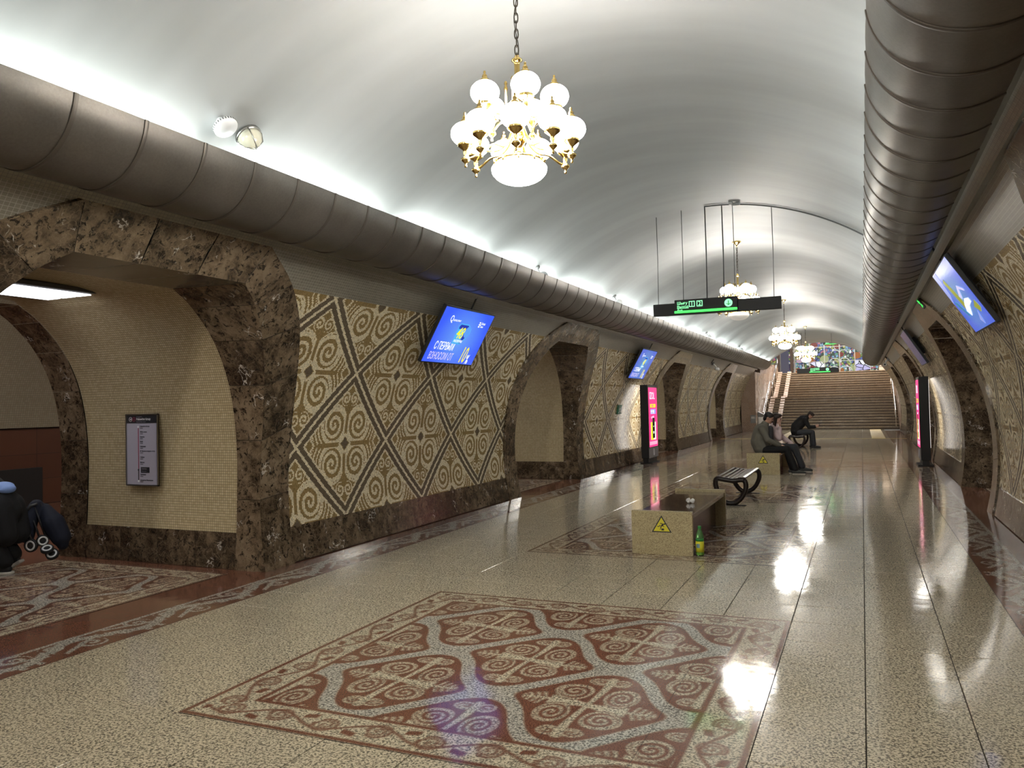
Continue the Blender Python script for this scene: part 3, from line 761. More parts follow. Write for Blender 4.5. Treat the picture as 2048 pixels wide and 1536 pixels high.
# ================================================================== HANGING SIGNS
def flat(parent, poly, mat, z, name):
    mb = MB(); mb.prism(poly, 2, z, z+.002); return mb.build(name, mat, parent)
def circle(cx, cy, r, n=28): return [(cx+r*math.cos(2*PI*i/n), cy+r*math.sin(2*PI*i/n)) for i in range(n)]
def rect(x0, x1, y0, y1): return [(x0, y0), (x1, y0), (x1, y1), (x0, y1)]
def ring(parent, x0, x1, y0, y1, w_, mat, z, name):
    mb = MB()
    for q in (rect(x0, x1, y0, y0+w_), rect(x0, x1, y1-w_, y1), rect(x0, x0+w_, y0+w_, y1-w_), rect(x1-w_, x1, y0+w_, y1-w_)): mb.prism(q, 2, z, z+.002)
    return mb.build(name, mat, parent)
def exit_sign(label, y, x0, x1, z0, z1, px0, px1, wires=True, base=None):
    t = thing('exit_sign', label, 'sign', (0, y, 0), None, 'hanging exit signs')
    bevel(MB().bx(x0, x1, -.04, .04, z0+.005, z1-.03).build('sign_beam', 'black', t), .004)
    f = link('lit_panel', MB().bx(0, px1-px0, 0, z1-z0+.005, -.05, .05).mesh('lit_panel', 'black'), t)
    f.matrix_local = frame_matrix((px0, -.06, z0), (1, 0, 0), (0, 0, 1)); bevel(f, .004)
    W, H = px1-px0, z1-z0; zf = .0505
    text('Шығу', .060*H/.22, f, 'green_pale', (.035, H-.062*H/.22-.005, zf))
    text('Выход', .056*H/.22, f, 'green_pale', (.035, H-.112*H/.22-.008, zf))
    flat(f, rect(.035, .20, H-.129*H/.22, H-.125*H/.22), 'green_pale', zf, 'green_rule')
    text('Exit', .052*H/.22, f, 'green_pale', (.035, H-.172*H/.22, zf), shear=.2)
    for i, ch in enumerate('12'):
        xx = W*.235+i*W*.125; s = .088*H/.22
        ring(f, xx, xx+s, H-.022-s, H-.022, .010, 'green_pale', zf, 'number_box')
        text(ch, .085*H/.22, f, 'green_pale', (xx+s/2, H-.022-s+.016, zf), align='CENTER')
    cx, cy, r = W*.865, H*.60, .058*H/.22
    flat(f, circle(cx, cy, r), 'green_pale', zf, 'arrow_disc')
    mb = MB(); zz = zf+.002
    mb.prism(rect(cx-.006, cx+.006, cy-r*.5, cy+r*.6), 2, zz, zz+.002)
    for sg in (-1, 1): mb.prism([(cx, cy-r*.62), (cx, cy-r*.40), (cx+sg*r*.45, cy-r*.02), (cx+sg*r*.58, cy-r*.14)], 2, zz, zz+.002)
    mb.build('arrow', 'green_dark', f)
    g_ = MB().prism(rect(-.002, W+.002, .022*H/.22, .058*H/.22), 2, zf-.002, zf+.022).build('glow_bar', 'green_glow', f); bevel(g_, .008, 3)
    if wires:
        for xw in wires:
            dz = math.sqrt(max(RT**2-(xw-XC)**2, 0))+ZC
            MB().tube([(xw, 0, z1-.04), (xw+.006, 0, (z1+dz)/2), (xw, 0, dz+.01)], .005 if abs(xw+2.0) > .3 else .009, 6).build('suspension_wire', 'dark_grey', t, True)
    return t
exit_sign('large black hanging exit sign with green letters and arrow, nearest of the hanging signs', 11.6, -2.78, -.985, 2.845, 3.055, -2.45, -1.567, (-2.71, -2.34, -2.0, -1.76, -1.61, -1.08))
exit_sign('small distant black hanging exit sign low in front of the stairs top', 36.0, -2.51, -.85, 2.65, 2.88, -2.0, -1.18, (-2.3, -1.1))
es = exit_sign('tiny green exit sign high against the stained glass', 50.2, -2.0, -1.1, 4.70, 4.90, -1.9, -1.15, None)
for xw in (-1.9, -1.2): MB().tube([(xw, 0, 4.86), (xw, 0, 7.61)], .008, 6).build('suspension_wire', 'dark_grey', es, True)
# conduit over the vault beside the sign
pts = [(XC-(RT-.012)*math.cos(a), 11.55, ZC+(RT-.012)*math.sin(a)) for a in np.linspace(math.radians(91), math.radians(128), 20)]
pts = [(XC+(RT-.012)*math.sin(b), 11.55, ZC+(RT-.012)*math.cos(b)) for b in np.linspace(-.01, .62, 24)]
tag(MB().tube(pts, .010, 6).build('cable_conduit', 'dark_grey', None, True), 'thin dark conduit curving across the vault above the exit sign', 'conduit')
tag(MB().box((-1.61, 11.45, 4.37), (.05, .05, .05)).lathe([(.02, -.06), (.026, 0), (.026, .05), (.01, .06)], (-1.54, 11.45, 4.35), 10, axis=0).build('ceiling_camera', 'mid_grey', None), 'small grey camera at the top of the sign wires on the vault', 'camera')
# ================================================================== FIXTURES ON THE VAULT
def vault_frame(dx, y, off=.0):
    a = math.asin(dx/RT); n = Vector((-math.sin(a), 0, -math.cos(a)))
    p = Vector((XC+(RT-off)*math.sin(a), y, ZC+(RT-off)*math.cos(a)))
    return frame_matrix(p, (0, 1, 0), Vector((0, 1, 0)).cross(n)*-1 if False else n.cross(Vector((0, 1, 0))))
def vault_thing(name, label, cat, dx, y, group=None):
    t = thing(name, label, cat, group=group); a = math.asin(dx/RT)
    n = Vector((-math.sin(a), 0, -math.cos(a))); p = Vector((XC+RT*math.sin(a), y, ZC+RT*math.cos(a)))
    x = Vector((0, 1, 0)); yv = n.cross(x)
    t.matrix_world = Matrix(((x.x, yv.x, n.x, p.x), (x.y, yv.y, n.y, p.y), (x.z, yv.z, n.z, p.z), (0, 0, 0, 1))); return t
t = vault_thing('smoke_detector', 'round white disc detector on the vault beside the glass cone lamp', 'detector', -2.17, 4.31)
MB().lathe([(.03, 0), (.03, .05), (.08, .055), (.088, .065), (.088, .085), (.08, .095), (1e-4, .097)], seg=28).build('body', 'white_plastic', t, True)
mb = MB()
for i in range(28):
    a = 2*PI*i/28; mb.box((.088*math.cos(a), .088*math.sin(a), .075), (.004, .006, .016), Matrix.Rotation(a, 3, 'Z'))
mb.build('vent_slots', 'dark_grey', t)
t = vault_thing('emergency_lamp', 'glass cone lamp with metal ring on the vault above the left duct', 'lamp', -2.19, 4.60)
MB().lathe([(.085, 0), (.10, .01), (.10, .03), (.085, .035)], seg=28).build('ring_base', 'steel', t, True)
simple('frosted_glass', (.62, .60, .48), .12, coat=.3)
MB().lathe([(.092, .033), (.090, .06), (.065, .105), (.03, .135), (1e-4, .142)], seg=28).build('glass_cone', 'frosted_glass', t, True)
mb = MB()
for i in range(4):
    a = PI/4+PI/2*i; mb.tube([(.1*math.cos(a), .1*math.sin(a), .03), (.07*math.cos(a), .07*math.sin(a), .11), (0, 0, .148)], .004, 6)
mb.build('wire_guard', 'steel', t, True)
def flood(label, dx, y):
    t = vault_thing('spot_lamp', label, 'lamp', dx, y, 'small vault spot lamps')
    MB().lathe([(.05, 0), (.05, .02), (.03, .03)], seg=16).build('base', 'mid_grey', t, True)
    MB().tube([(0, 0, .02), (0, -.02, .10)], .012, 8).build('stem', 'mid_grey', t, True)
    MB().lathe([(.03, -.06), (.06, -.03), (.085, .05), (.075, .05), (.05, 0), (1e-4, -.01)], (0, -.03, .15), 18, axis=0).build('lamp_head', 'white_plastic', t, True)
flood('small grey spot lamp on the vault above the first wall screen', -2.30, 10.64)
flood('small white spot lamp on the vault left of the exit sign', -2.27, 14.45)
flood('small white spot lamp far along the left vault edge', -2.25, 24.0)
flood('tiny spot lamp at the far end of the left vault edge', -2.25, 31.0)
# ================================================================== WALL SCREENS
BL = em('screen_blue', (.045, .16, .92), .85); em('screen_sky', (.10, .35, .95), .8); em('screen_pale', (.30, .36, .80), .8); em('ad_white', (.85, .88, 1.), 1.); em('ad_yellow', (.90, .80, .02), 1.0)
em('ad_cyan', (.06, .42, .85), .9); em('ad_navy', (.008, .03, .45), .8); em('ad_lilac', (.60, .55, .85), .9); em('ad_olive', (.32, .34, .03), .8); em('ad_teal', (.05, .25, .45), .7)
def screen_grad(name, c0, c1, s=.42):
    m, nt, b = new_mat(name); tc = N(nt, 'ShaderNodeTexCoord')
    gr = N(nt, 'ShaderNodeTexGradient', gradient_type='SPHERICAL'); mp = N(nt, 'ShaderNodeMapping'); mp.inputs['Scale'].default_value = (1.5, 1.9, 1)
    L(nt, tc.outputs['Object'], mp.inputs[0]); L(nt, mp.outputs[0], gr.inputs[0])
    c = mixc(nt, gr.outputs['Fac'], c0, c1); L(nt, c, b.inputs['Emission Color']); b.inputs['Emission Strength'].default_value = s
    b.inputs['Base Color'].default_value = (.01, .01, .02, 1); b.inputs['Roughness'].default_value = .15
screen_grad('screen_ad', (.035, .11, .95), (.14, .36, .88), .42); screen_grad('screen_ad_dim', (.06, .13, .70), (.12, .30, .55), .4)
simple('screen_dark', (.012, .014, .03), .12, emit=(.05, .055, .16), estr=.22)
def tv(label, side, y, art, zc=2.60, gap=.16):
    ph = math.asin((zc-ZC)/RT); r = RT-gap
    c = Vector((XC+side*r*math.cos(ph), y, ZC+r*math.sin(ph)))
    t = thing('wall_screen', label, 'screen', group='screens on the side walls')
    up = Vector((-side*math.sin(ph), 0, math.cos(ph))); right = Vector((0, -side, 0))
    t.matrix_world = frame_matrix(c, right, up)
    W, H = .72, .405
    bevel(MB().bx(-W, W, -H, H, -.035, .012).build('casing', 'black', t), .005)
    MB().bx(-.25, .25, -.2, .2, -.15, -.03).build('wall_bracket', 'matte_black', t)
    MB().bx(-W+.016, W-.016, -H+.018, H-.016, .012, .0135).build('display', {'ad': 'screen_ad', 'ad2': 'screen_ad_dim', 'swim': 'screen_ad_dim', 'off': 'screen_dark'}[art], t)
    MB().tube([(.05, H-.02, -.04), (.07, H+.12, -.05), (.05, H+.3, -.04), (.02, H+.42, -.05)], .012, 6).build('power_cable', 'matte_black', t, True)
    z = .0137
    if art in ('ad', 'ad2'):
        def F(poly, mat, k, nm): flat(t, poly, mat, z+k*.0012, nm)
        F([(-.16, -.10), (.06, -.10), (.16, .0), (.17, .16), (.10, .20), (-.12, .20), (-.16, .17)], 'ad_cyan', 0, 'badge')
        F([(-.145, -.085), (.05, -.085), (.135, .01), (.145, .14), (.09, .185), (-.12, .185), (-.145, .16)], 'ad_navy', 1, 'badge')
        F([(-.145, -.085), (.03, -.085), (.05, .10), (-.03, .13), (-.145, .12)], 'ad_cyan', 2, 'badge')
        F(circle(.135, .09, .085, 20), 'screen_sky', 2, 'round_badge')
        text('48', .235, t, 'ad_yellow', (-.155, -.015, z+.005), .80, .25)
        text('РАССРОЧКА', .052, t, 'ad_white', (-.14, -.072, z+.005), .74)
        text('С ПЕРВЫМ', .155, t, 'ad_white', (-.56, -.20, z), .63)
        text('ВЗНОСОМ ОТ', .145, t, 'ad_lilac', (-.60, -.345, z), .66)
        text('10', .34, t, 'ad_yellow', (.24, -.36, z), .55, .12); text('%', .20, t, 'ad_white', (.45, -.375, z+.003), .6)
        text('Q', .13, t, 'ad_white', (-.47, .20, z), .8); text('QAZAQ STROY', .037, t, 'ad_white', (-.38, .215, z), .8)
        mb = MB(); 
        for i in range(3): mb.prism(rect(.36, .40+.02*(i % 2), .185+i*.03, .205+i*.03), 2, z, z+.002)
        mb.build('small_logo', 'ad_white', t); text('Батыс', .05, t, 'ad_white', (.43, .23, z), .8); text('центр', .035, t, 'ad_white', (.43, .19, z), .8)
    if art == 'swim':
        def F(poly, mat, k, nm): flat(t, poly, mat, z+k*.0012, nm)
        F([(-.70, .38), (-.4, .385), (-.5, .1), (-.70, .0)], 'screen_pale', 0, 'pale_patch')
        F([(-.36, .24), (-.24, .27), (-.12, .10), (-.05, -.08), (-.20, -.16), (-.26, .0)], 'ad_olive', 1, 'shape')
        F([(-.25, -.15), (-.1, -.08), (.10, -.03), (.32, -.05), (.33, -.1), (.1, -.12), (-.15, -.22)], 'ad_white', 2, 'shape')
        F([(-.05, .02), (.2, .12), (.42, .05), (.43, .02), (.2, .08), (0, -.03)], 'ad_lilac', 2, 'shape')
        F([(.30, -.16), (.52, -.10), (.58, -.2), (.45, -.24)], 'ad_olive', 1, 'shape'); F([(.1, -.3), (.3, -.2), (.2, -.36)], 'screen_pale', 1, 'shape')
        F([(-.6, .02), (-.45, -.02), (-.25, -.2), (-.3, -.22), (-.55, -.06)], 'ad_teal', 1, 'shape')
    return t
tv('large bright blue wall screen with yellow 48 and white Cyrillic slogan, left wall', -1, 9.47, 'ad')
tv('smaller blue wall screen with yellow figures beyond the second portal, left wall', -1, 19.25, 'ad2')
tv('wall screen showing a pale figure on blue, nearest on the right wall', 1, 9.52, 'swim', 2.70, .13)
tv('dim dark-blue wall screen farther along the right wall', 1, 18.6, 'off', 2.66, .13)
# ================================================================== ADVERTISING LIGHTBOXES
em('ad_pink', (.93, .03, .20), 1.25); em('ad_pale', (1., .93, .62), 1.6); em('ad_pinkpale', (1., .35, .50), 1.1); em('back_glow', (1., .93, .86), 2.2); em('ad_violet', (.30, .28, .85), 1.)
def kiosk(label, side, x_face, y0, y1):
    t = thing('advertising_lightbox', label, 'lightbox', ((x_face+side*.1), (y0+y1)/2, 0), None, 'advertising lightboxes')
    W = (y1-y0)/2; fx = -side*.1
    bevel(MB().bx(-.1, .1, -W, W, .14, 2.03).build('housing', 'black', t), .01)
    MB().bx(-.07, .07, -W+.05, W-.05, .03, .14).build('plinth', 'black', t); MB().bx(-.16, .16, -W+.1, W-.1, 0, .03).build('foot_plate', 'black', t)
    f = link('face', MB().bx(-W+.03, W-.03, .40, 1.99, 0, .006).mesh('face', 'dark_grey'), t); f.matrix_local = frame_matrix((fx, 0, 0), (0, -side, 0), (0, 0, 1))
    def F(poly, mat, k, nm): flat(f, poly, mat, .006+k*.002, nm)
    F(rect(-W+.05, W-.05, .42, 1.96), 'ad_pink', 0, 'poster')
    text('IZOL', .26, f, 'ad_white', (-.34, 1.66, .009), .95)
    F(rect(-.30, .28, 1.44, 1.53), 'ad_yellow', 1, 'pill'); text('СКИДКА', .07, f, 'ad_pink', (-.2, 1.46, .012), .9)
    F(rect(-.27, .30, 1.27, 1.40), 'ad_violet', 1, 'price_shadow'); text('99 990', .15, f, 'ad_white', (-.25, 1.275, .012), .9); text('от 9 ₸', .10, f, 'ad_white', (-.2, 1.15, .009))
    F(rect(-.26, .26, .60, 1.06), 'ad_pale', 1, 'yellow_card'); F(rect(-.26, .0, .60, 1.06), 'ad_yellow', 2, 'yellow_card')
    F(rect(-.10, .14, .64, 1.17), 'black', 3, 'product'); F(rect(-.04, .06, .76, .82), 'ad_white', 4, 'product_label'); F(rect(-.02, .03, .93, .96), 'ad_white', 4, 'product_label')
    F(rect(-.42, .40, .47, .56), 'ad_pinkpale', 1, 'small_print')
    MB().bx(-W, W, .14, .40, 0, .004).build('lower_panel', 'mid_grey', f)
    mb = MB(); pts = [(.045*math.cos(a), .27+.075*math.sin(a)*(1+.25*(math.sin(a) > 0)*math.sin(a)), .006) for a in np.linspace(0, 2*PI, 24, endpoint=False)]
    mb.tube(pts, .009, 6, closed=True); mb.build('drop_logo', 'white_plastic', f, True)
    bk = link('back_poster', MB().bx(-W+.05, W-.05, .42, 1.96, 0, .006).mesh('back_poster', 'back_glow'), t); bk.matrix_local = frame_matrix((-fx, 0, 0), (0, side, 0), (0, 0, 1))
    return t
kiosk('tall black lightbox with pink poster standing by the left wall', -1, -5.03, 20.05, 21.05)
kiosk('tall black lightbox with pink poster seen edge-on by the right wall', 1, 1.18, 20.1, 21.1)
# small green running-man plates
def exit_plate(label, wall_side, y, z, lit):
    ph = math.asin((z-ZC)/RT); t = thing('exit_plate', label, 'sign')
    c = Vector((XC+wall_side*(RT-.035)*math.cos(ph), y, ZC+(RT-.035)*math.sin(ph)))
    t.matrix_world = frame_matrix(c, (0, -wall_side, 0), (-wall_side*math.sin(ph), 0, math.cos(ph)))
    g1, g2 = ('green_sign', 'white_plastic') if not lit else ('black', 'green_glow')
    bevel(MB().bx(-.16, .16, -.11, .11, -.02, .01).build('plate', g1, t), .004)
    mb = MB(); z_ = .0105
    mb.prism(circle(-.02, .07, .02, 14), 2, z_, z_+.003)
    for q in ([(-.05, .045), (.0, .05), (.01, -.01), (-.03, -.015)], [(-.03, -.01), (.0, -.01), (.05, -.05), (.035, -.07), (-.02, -.035)], [(.0, -.005), (-.02, -.02), (-.06, -.08), (-.10, -.08), (-.10, -.06), (-.07, -.06)], [(-.05, .045), (-.09, .0), (-.075, -.01), (-.04, .03)], [(.0, .045), (.06, .02), (.055, .0), (.0, .02)]): mb.prism(q, 2, z_, z_+.003)
    mb.build('running_figure', g2, t)
    if not lit: MB().prism(rect(.07, .14, -.08, .08), 2, z_, z_+.003).build('door_mark', g2, t)
exit_plate('small dark green exit plate on the mosaic left of the pink lightbox', -1, 18.95, 1.42, False)
exit_plate('glowing green running-figure sign above the right-hand portal', 1, 13.45, 3.03, True)
# wall camera boxes
def wall_cam(label, side, y, z):
    ph = math.asin((z-ZC)/RT); t = thing('security_camera', label, 'camera')
    c = Vector((XC+side*(RT-.01)*math.cos(ph), y, ZC+(RT-.01)*math.sin(ph))); t.matrix_world = frame_matrix(c, (0, -side, 0), (-side*math.sin(ph), 0, math.cos(ph)))
    MB().bx(-.09, .09, -.06, .06, 0, .05).build('junction_box', 'mid_grey', t)
    MB().tube([(0, 0, .05), (0, -.02, .14), (.02, -.05, .2)], .018, 8).build('bracket', 'white_plastic', t, True)
    MB().lathe([(.045, -.15), (.05, -.14), (.05, .13), (.058, .14), (.058, .17), (.03, .172)], (.04, -.08, .24), 16, axis=0).build('camera_body', 'white_plastic', t, True)
    MB().lathe([(.028, .0), (.028, .01), (1e-4, .012)], (.212, -.08, .24), 14, axis=0).build('lens', 'black', t, True)
    MB().tube([(-.09, 0, .02), (-.35, .02, .015), (-.42, .12, .02), (-.40, .30, .02)], .012, 6).build('cable', 'matte_black', t, True)
wall_cam('white security camera on the left wall between the third and fourth portals', -1, 28.9, 2.92)
wall_cam('security camera with looped cable under the right duct near the stairs', 1, 31.5, 2.95)
MB_ = None
# route map in the first passage
t = thing('route_map', 'framed vertical metro line map with black heading in the left passage', 'map'); yw = Y1+1.60
t.matrix_world = frame_matrix((-7.07, yw-.012, 1.20), (1, 0, 0), (0, .0, 1))
W, H = .235, .385
simple('map_board', (.40, .38, .46), .4); simple('map_red', (.30, .02, .06), .4); simple('ink', (.02, .02, .025), .5); simple('faint_ink', (.25, .23, .28), .5)
MB().bx(-W, W, -H, H, 0, .012).build('board', 'map_board', t)
mb = MB()
for q in ((-W, W, H-.014, H), (-W, W, -H, -H+.014), (-W, -W+.012, -H, H), (W-.012, W, -H, H)): mb.bx(*q, 0, .022)
mb.build('frame', 'steel', t)
flat(t, rect(-W+.012, W-.012, H-.10, H-.014), 'ink', .0125, 'heading')
for x_, m_, ch in ((-.165, 'white_plastic', 'M'), (-.115, 'map_red', 'A')):
    mb = MB(); mb.tube([(x_+.021*math.cos(a), H-.058+.023*math.sin(a), .0155) for a in np.linspace(0, 2*PI, 20, endpoint=False)], .0022, 5, closed=True); mb.build('roundel', m_, t); text(ch, .026, t, m_, (x_-.009, H-.067, .0148))
text('Райымбек батыр', .034, t, 'white_plastic', (-.08, H-.068, .0148), .75); text('станциясы', .016, t, 'faint_ink', (-.08, H-.036, .0148)); text('Raiymbek Batyr station', .015, t, 'faint_ink', (-.08, H-.090, .0148))
flat(t, rect(-.057, -.049, -.33, .235), 'map_red', .0125, 'line'); flat(t, rect(-.057, -.049, -.33, -.21), 'ink', .0135, 'line')
for yy in (.245, -.335): flat(t, circle(-.053, yy, .012, 16), 'white_plastic', .0138, 'terminus')
flat(t, circle(-.053, -.215, .010, 16), 'ink', .0148, 'stop')
flat(t, rect(-.02, .105, -.245, -.185), 'ink', .0125, 'current_stop'); text('Алатау', .022, t, 'faint_ink', (-.008, -.21, .0148)); text('Alatau station', .013, t, 'faint_ink', (-.008, -.232, .0148))
st = [('Райымбек батыр', .245), ('Жібек жолы', .185), ('Алмалы', .132), ('Абай', .082), ('Байқоңыр', .03), ('М. Әуезов атындағы театр', -.02), ('Сайран', -.085), ('Мәскеу', -.14), ('Сарыарқа', -.27), ('Бауыржан Момышұлы', -.33)]
for n_, yy in st:
    text(n_, .020, t, 'ink', (-.03, yy, .0127), .85); text('station', .013, t, 'ink', (-.03, yy-.016, .0127), 1.2)
# ================================================================== BENCHES
def granite_bench(label, yc0, yc1, x0=-2.27, x1=-1.63):
    t = thing('stone_bench', label, 'bench', ((x0+x1)/2, yc0, 0), None, 'stone benches'); W = (x1-x0)/2; Lb = yc1-yc0
    for y in (.0, Lb-.05): bevel(MB().bx(-W, W, y, y+.05, 0, .455).build('end_panel', 'bench_granite', t), .004)
    bevel(MB().bx(-W+.03, W-.01, .05, Lb-.05, .375, .42).build('seat', 'brown_seat', t), .004)
    MB().bx(W-.014, W-.008, .05, Lb-.05, .416, .422).build('seat_trim', 'chrome', t)
    MB().bx(W-.16, W-.13, .05, Lb-.05, .0, .375).build('apron', 'brown_apron', t); MB().bx(-W+.13, -W+.16, .05, Lb-.05, .0, .375).build('apron', 'brown_apron', t)
    s = link('warning_sticker', MB().prism([(-.105, 0), (.105, 0), (0, .175)], 2, 0, .002).mesh('warning_sticker', 'ink'), t); s.matrix_local = frame_matrix((0.0, -.0005, .235), (1, 0, 0), (0, 0, 1))
    flat(s, [(-.086, .011), (.086, .011), (0, .154)], 'yellow', .0015, 'yellow_field')
    mb = MB(); z = .0037
    mb.prism(circle(.033, .087, .0085, 12), 2, z, z+.001); mb.prism(rect(-.002, .026, .020, .040), 2, z, z+.001)
    for q in ([(-.010, .070), (.018, .092), (.027, .084), (.006, .060)], [(-.010, .070), (-.030, .054), (-.046, .060), (-.047, .066), (-.030, .062), (-.014, .078)], [(-.012, .064), (.002, .062), (-.008, .030), (-.020, .027), (-.018, .033), (-.011, .036)], [(.018, .088), (-.002, .098), (-.016, .093), (-.014, .087), (-.002, .090), (.012, .082)], [(.016, .082), (.020, .066), (.030, .058), (.027, .054), (.012, .066), (.010, .080)]): mb.prism(q, 2, z, z+.001)
    mb.build('tripping_figure', 'ink', s); return t
simple('ink2', (.02, .02, .02), .5)
granite_bench('beige stone bench with brown seat and yellow triangle sticker, nearest, paper ball on top', 8.22, 10.42)
granite_bench('beige stone bench with yellow sticker under the seated couple', 17.55, 19.75, -2.29, -1.62)
def slat_bench(label, x, y, L_=1.75):
    t = thing('slatted_bench', label, 'bench', (x, y, 0), None, 'curved slat benches')
    # closed loop side frame in XZ (asymmetric heart-like loop)
    loop = [(-.20, .40), (-.08, .385), (.05, .37), (.14, .385), (.205, .375), (.225, .30), (.205, .21), (.15, .11), (.07, .045), (-.02, .03), (-.10, .06), (-.165, .14), (-.205, .24), (-.225, .33)]
    n = len(loop); P = []
    for i in range(n):
        p0, p1, p2, p3 = (np.array(loop[(i+k) % n]) for k in (-1, 0, 1, 2))
        for tt in np.linspace(0, 1, 6)[:-1]: P.append(.5*((2*p1)+(-p0+p2)*tt+(2*p0-5*p1+4*p2-p3)*tt*tt+(-p0+3*p1-3*p2+p3)*tt**3))
    P = np.array(P); T = np.roll(P, -1, 0)-np.roll(P, 1, 0); T /= np.linalg.norm(T, axis=1)[:, None]; Nn = np.stack([T[:, 1], -T[:, 0]], 1)
    def side(yy):
        mb = MB(); w_ = .034; m = len(P); o = P+Nn*w_; i_ = P-Nn*w_
        for k in range(m):
            for (q, ys) in ((o, yy), (o, yy+.05), (i_, yy+.05), (i_, yy)): mb.v.append((q[k][0], ys, q[k][1]))
        for k in range(m):
            k2 = (k+1) % m
            for a in range(4): b = (a+1) % 4; mb.f.append((k*4+a, k*4+b, k2*4+b, k2*4+a))
        return mb.build('side_frame', 'dark_wood', t, True, fix=True)
    for yy in (0, L_-.05):
        side(yy); MB().bx(-.17, .22, yy-.005, yy+.055, 0, .008).build('foot_bar', 'black', t)
    for i, xx in enumerate(np.linspace(-.185, .20, 7)):
        z = .432-.035*math.cos((xx-.0)/.2*PI/2)*1.0+(.0 if i < 6 else -.012)
        bevel(MB().box((xx, L_/2, z), (.043, L_-.01, .022), Matrix.Rotation(.0 if i < 6 else .25, 3, 'Y')).build('slat', 'slat_wood', t), .003)
    return t
slat_bench('dark curved bench with slatted wooden seat, empty, behind the nearest stone bench', -1.86, 12.35)
slat_bench('dark curved slatted bench carrying the hunched woman in black', -1.92, 26.6)
# small things
t = thing('plastic_bottle', 'half-full green soda bottle with yellow label beside the stone bench', 'bottle', (-1.575, 8.30, 0))
MB().lathe([(1e-4, .004), (.030, .0), (.040, .008), (.042, .03), (.042, .165), (.040, .20), (.028, .245), (.016, .275), (.015, .295), (1e-4, .296)], seg=24).build('bottle_body', 'bottle_green', t, True)
MB().lathe([(1e-4, .008), (.038, .012), (.0395, .03), (.0395, .16), (1e-4, .16)], seg=24).build('soda', 'juice', t, True)
MB().lathe([(.0428, .04), (.0428, .15)], seg=24).build('label', 'label_yellow', t, True); MB().lathe([(.0425, .152), (.0425, .175), (.041, .176)], seg=24).build('neck_band', 'cap_green', t, True)
mb = MB(); a = np.linspace(-PI*.75, -PI*.45, 6); mb.grid(np.array([[(.0432*math.cos(q), .0432*math.sin(q), z) for q in a] for z in (.085, .125)])); mb.build('label_print', 'label_blue', t)
MB().lathe([(.017, .278), (.018, .28), (.018, .302), (.015, .305), (1e-4, .305)], seg=18).build('cap', 'cap_green', t, True)
pb = MB().ball((-.022, 0, .026), (.027, .03, .026), 10, 7).ball((.025, .005, .024), (.026, .028, .024), 10, 7)
pb.v = [tuple(np.array(v)+RNG.normal(0, .0025, 3)) for v in pb.v]; zmin = min(v[2] for v in pb.v); pb.v = [(v[0], v[1], v[2]-zmin) for v in pb.v]
tag(pb.build('crumpled_paper', 'paper', None, loc=(-1.84, 9.2, .4205)), 'crumpled white paper lying on the brown bench seat', 'paper')
# ================================================================== PEOPLE
def hand(mb, w_, d, up, curl=.5, s=1.):
    """palm and five bent fingers; w_ wrist, d direction of the palm, up = back of the hand"""
    w_ = Vector(w_); d = Vector(d).normalized(); up = Vector(up); up = (up-d*up.dot(d)).normalized(); sd = d.cross(up)
    pm = w_+d*.045*s; q = Matrix((d, sd, up)).transposed(); mb.ball(tuple(pm), (.050*s, .040*s, .017*s), 12, 8, q); mb.cap(tuple(w_-d*.02), tuple(w_+d*.02), .026*s, .024*s)
    for i, (off, ln) in enumerate(((-.030, .062), (-.010, .072), (.010, .068), (.029, .052))):
        b = w_+d*.082*s+sd*off*s; k1 = b+(d*math.cos(curl*.6)-up*math.sin(curl*.6))*ln*.55*s; k2 = k1+(d*math.cos(curl*1.6)-up*math.sin(curl*1.6))*ln*.5*s
        mb.cap(tuple(b-d*.02*s), tuple(k1), .0095*s, .0088*s, 8); mb.cap(tuple(k1), tuple(k2), .0088*s, .0075*s, 8)
    b = w_+d*.03*s-sd*.034*s; k = b+(d*.7-sd*.65-up*.2).normalized()*.038*s; mb.cap(tuple(b+sd*.01*s), tuple(k), .012*s, .010*s, 8); mb.cap(tuple(k), tuple(k+(d*.9-sd*.2-up*.4).normalized()*.032*s), .010*s, .008*s, 8)
def head(mb, c, fwd, up, s=1.):
    """head with skull, jaw, nose, brow, lips, ears; c = centre of the skull"""
    f = Vector(fwd).normalized(); u = Vector(up); u = (u-f*u.dot(f)).normalized(); r = f.cross(u); q = Matrix((f, r, u)).transposed(); c = Vector(c)
    P = lambda a, b, d: tuple(c+f*a*s+r*b*s+u*d*s)
    mb.ball(P(-.005, 0, .025), (.097*s, .076*s, .088*s), 16, 12, q); mb.ball(P(.028, 0, -.045), (.060*s, .058*s, .070*s), 14, 10, q)
    mb.cap(P(.070, 0, -.088), P(.060, 0, -.080), .024*s, .030*s); mb.ball(P(.078, 0, .024), (.016*s, .05*s, .013*s), 10, 8, q)
    mb.cap(P(.088, 0, .010), P(.106, 0, -.024), .009*s, .013*s); mb.ball(P(.088, 0, -.056), (.014*s, .026*s, .010*s), 10, 8, q)
    for sg in (-1, 1):
        mb.ball(P(-.008, sg*.076, -.008), (.020*s, .010*s, .032*s), 10, 8, q); mb.ball(P(.060, sg*.040, -.022), (.028*s, .022*s, .024*s), 10, 8, q)
    return P, q
def eyes(root, P, s):
    mb = MB()
    for sg in (-1, 1): mb.ball(P(.083, sg*.031, .003), .010*s, 8, 6)
    mb.build('eyes', 'hair', root, True)
    mb = MB()
    for sg in (-1, 1): mb.cap(P(.094, sg*.016, .026), P(.088, sg*.050, .028), .005*s, .004*s, 6)
    mb.build('eyebrows', 'hair', root, True)
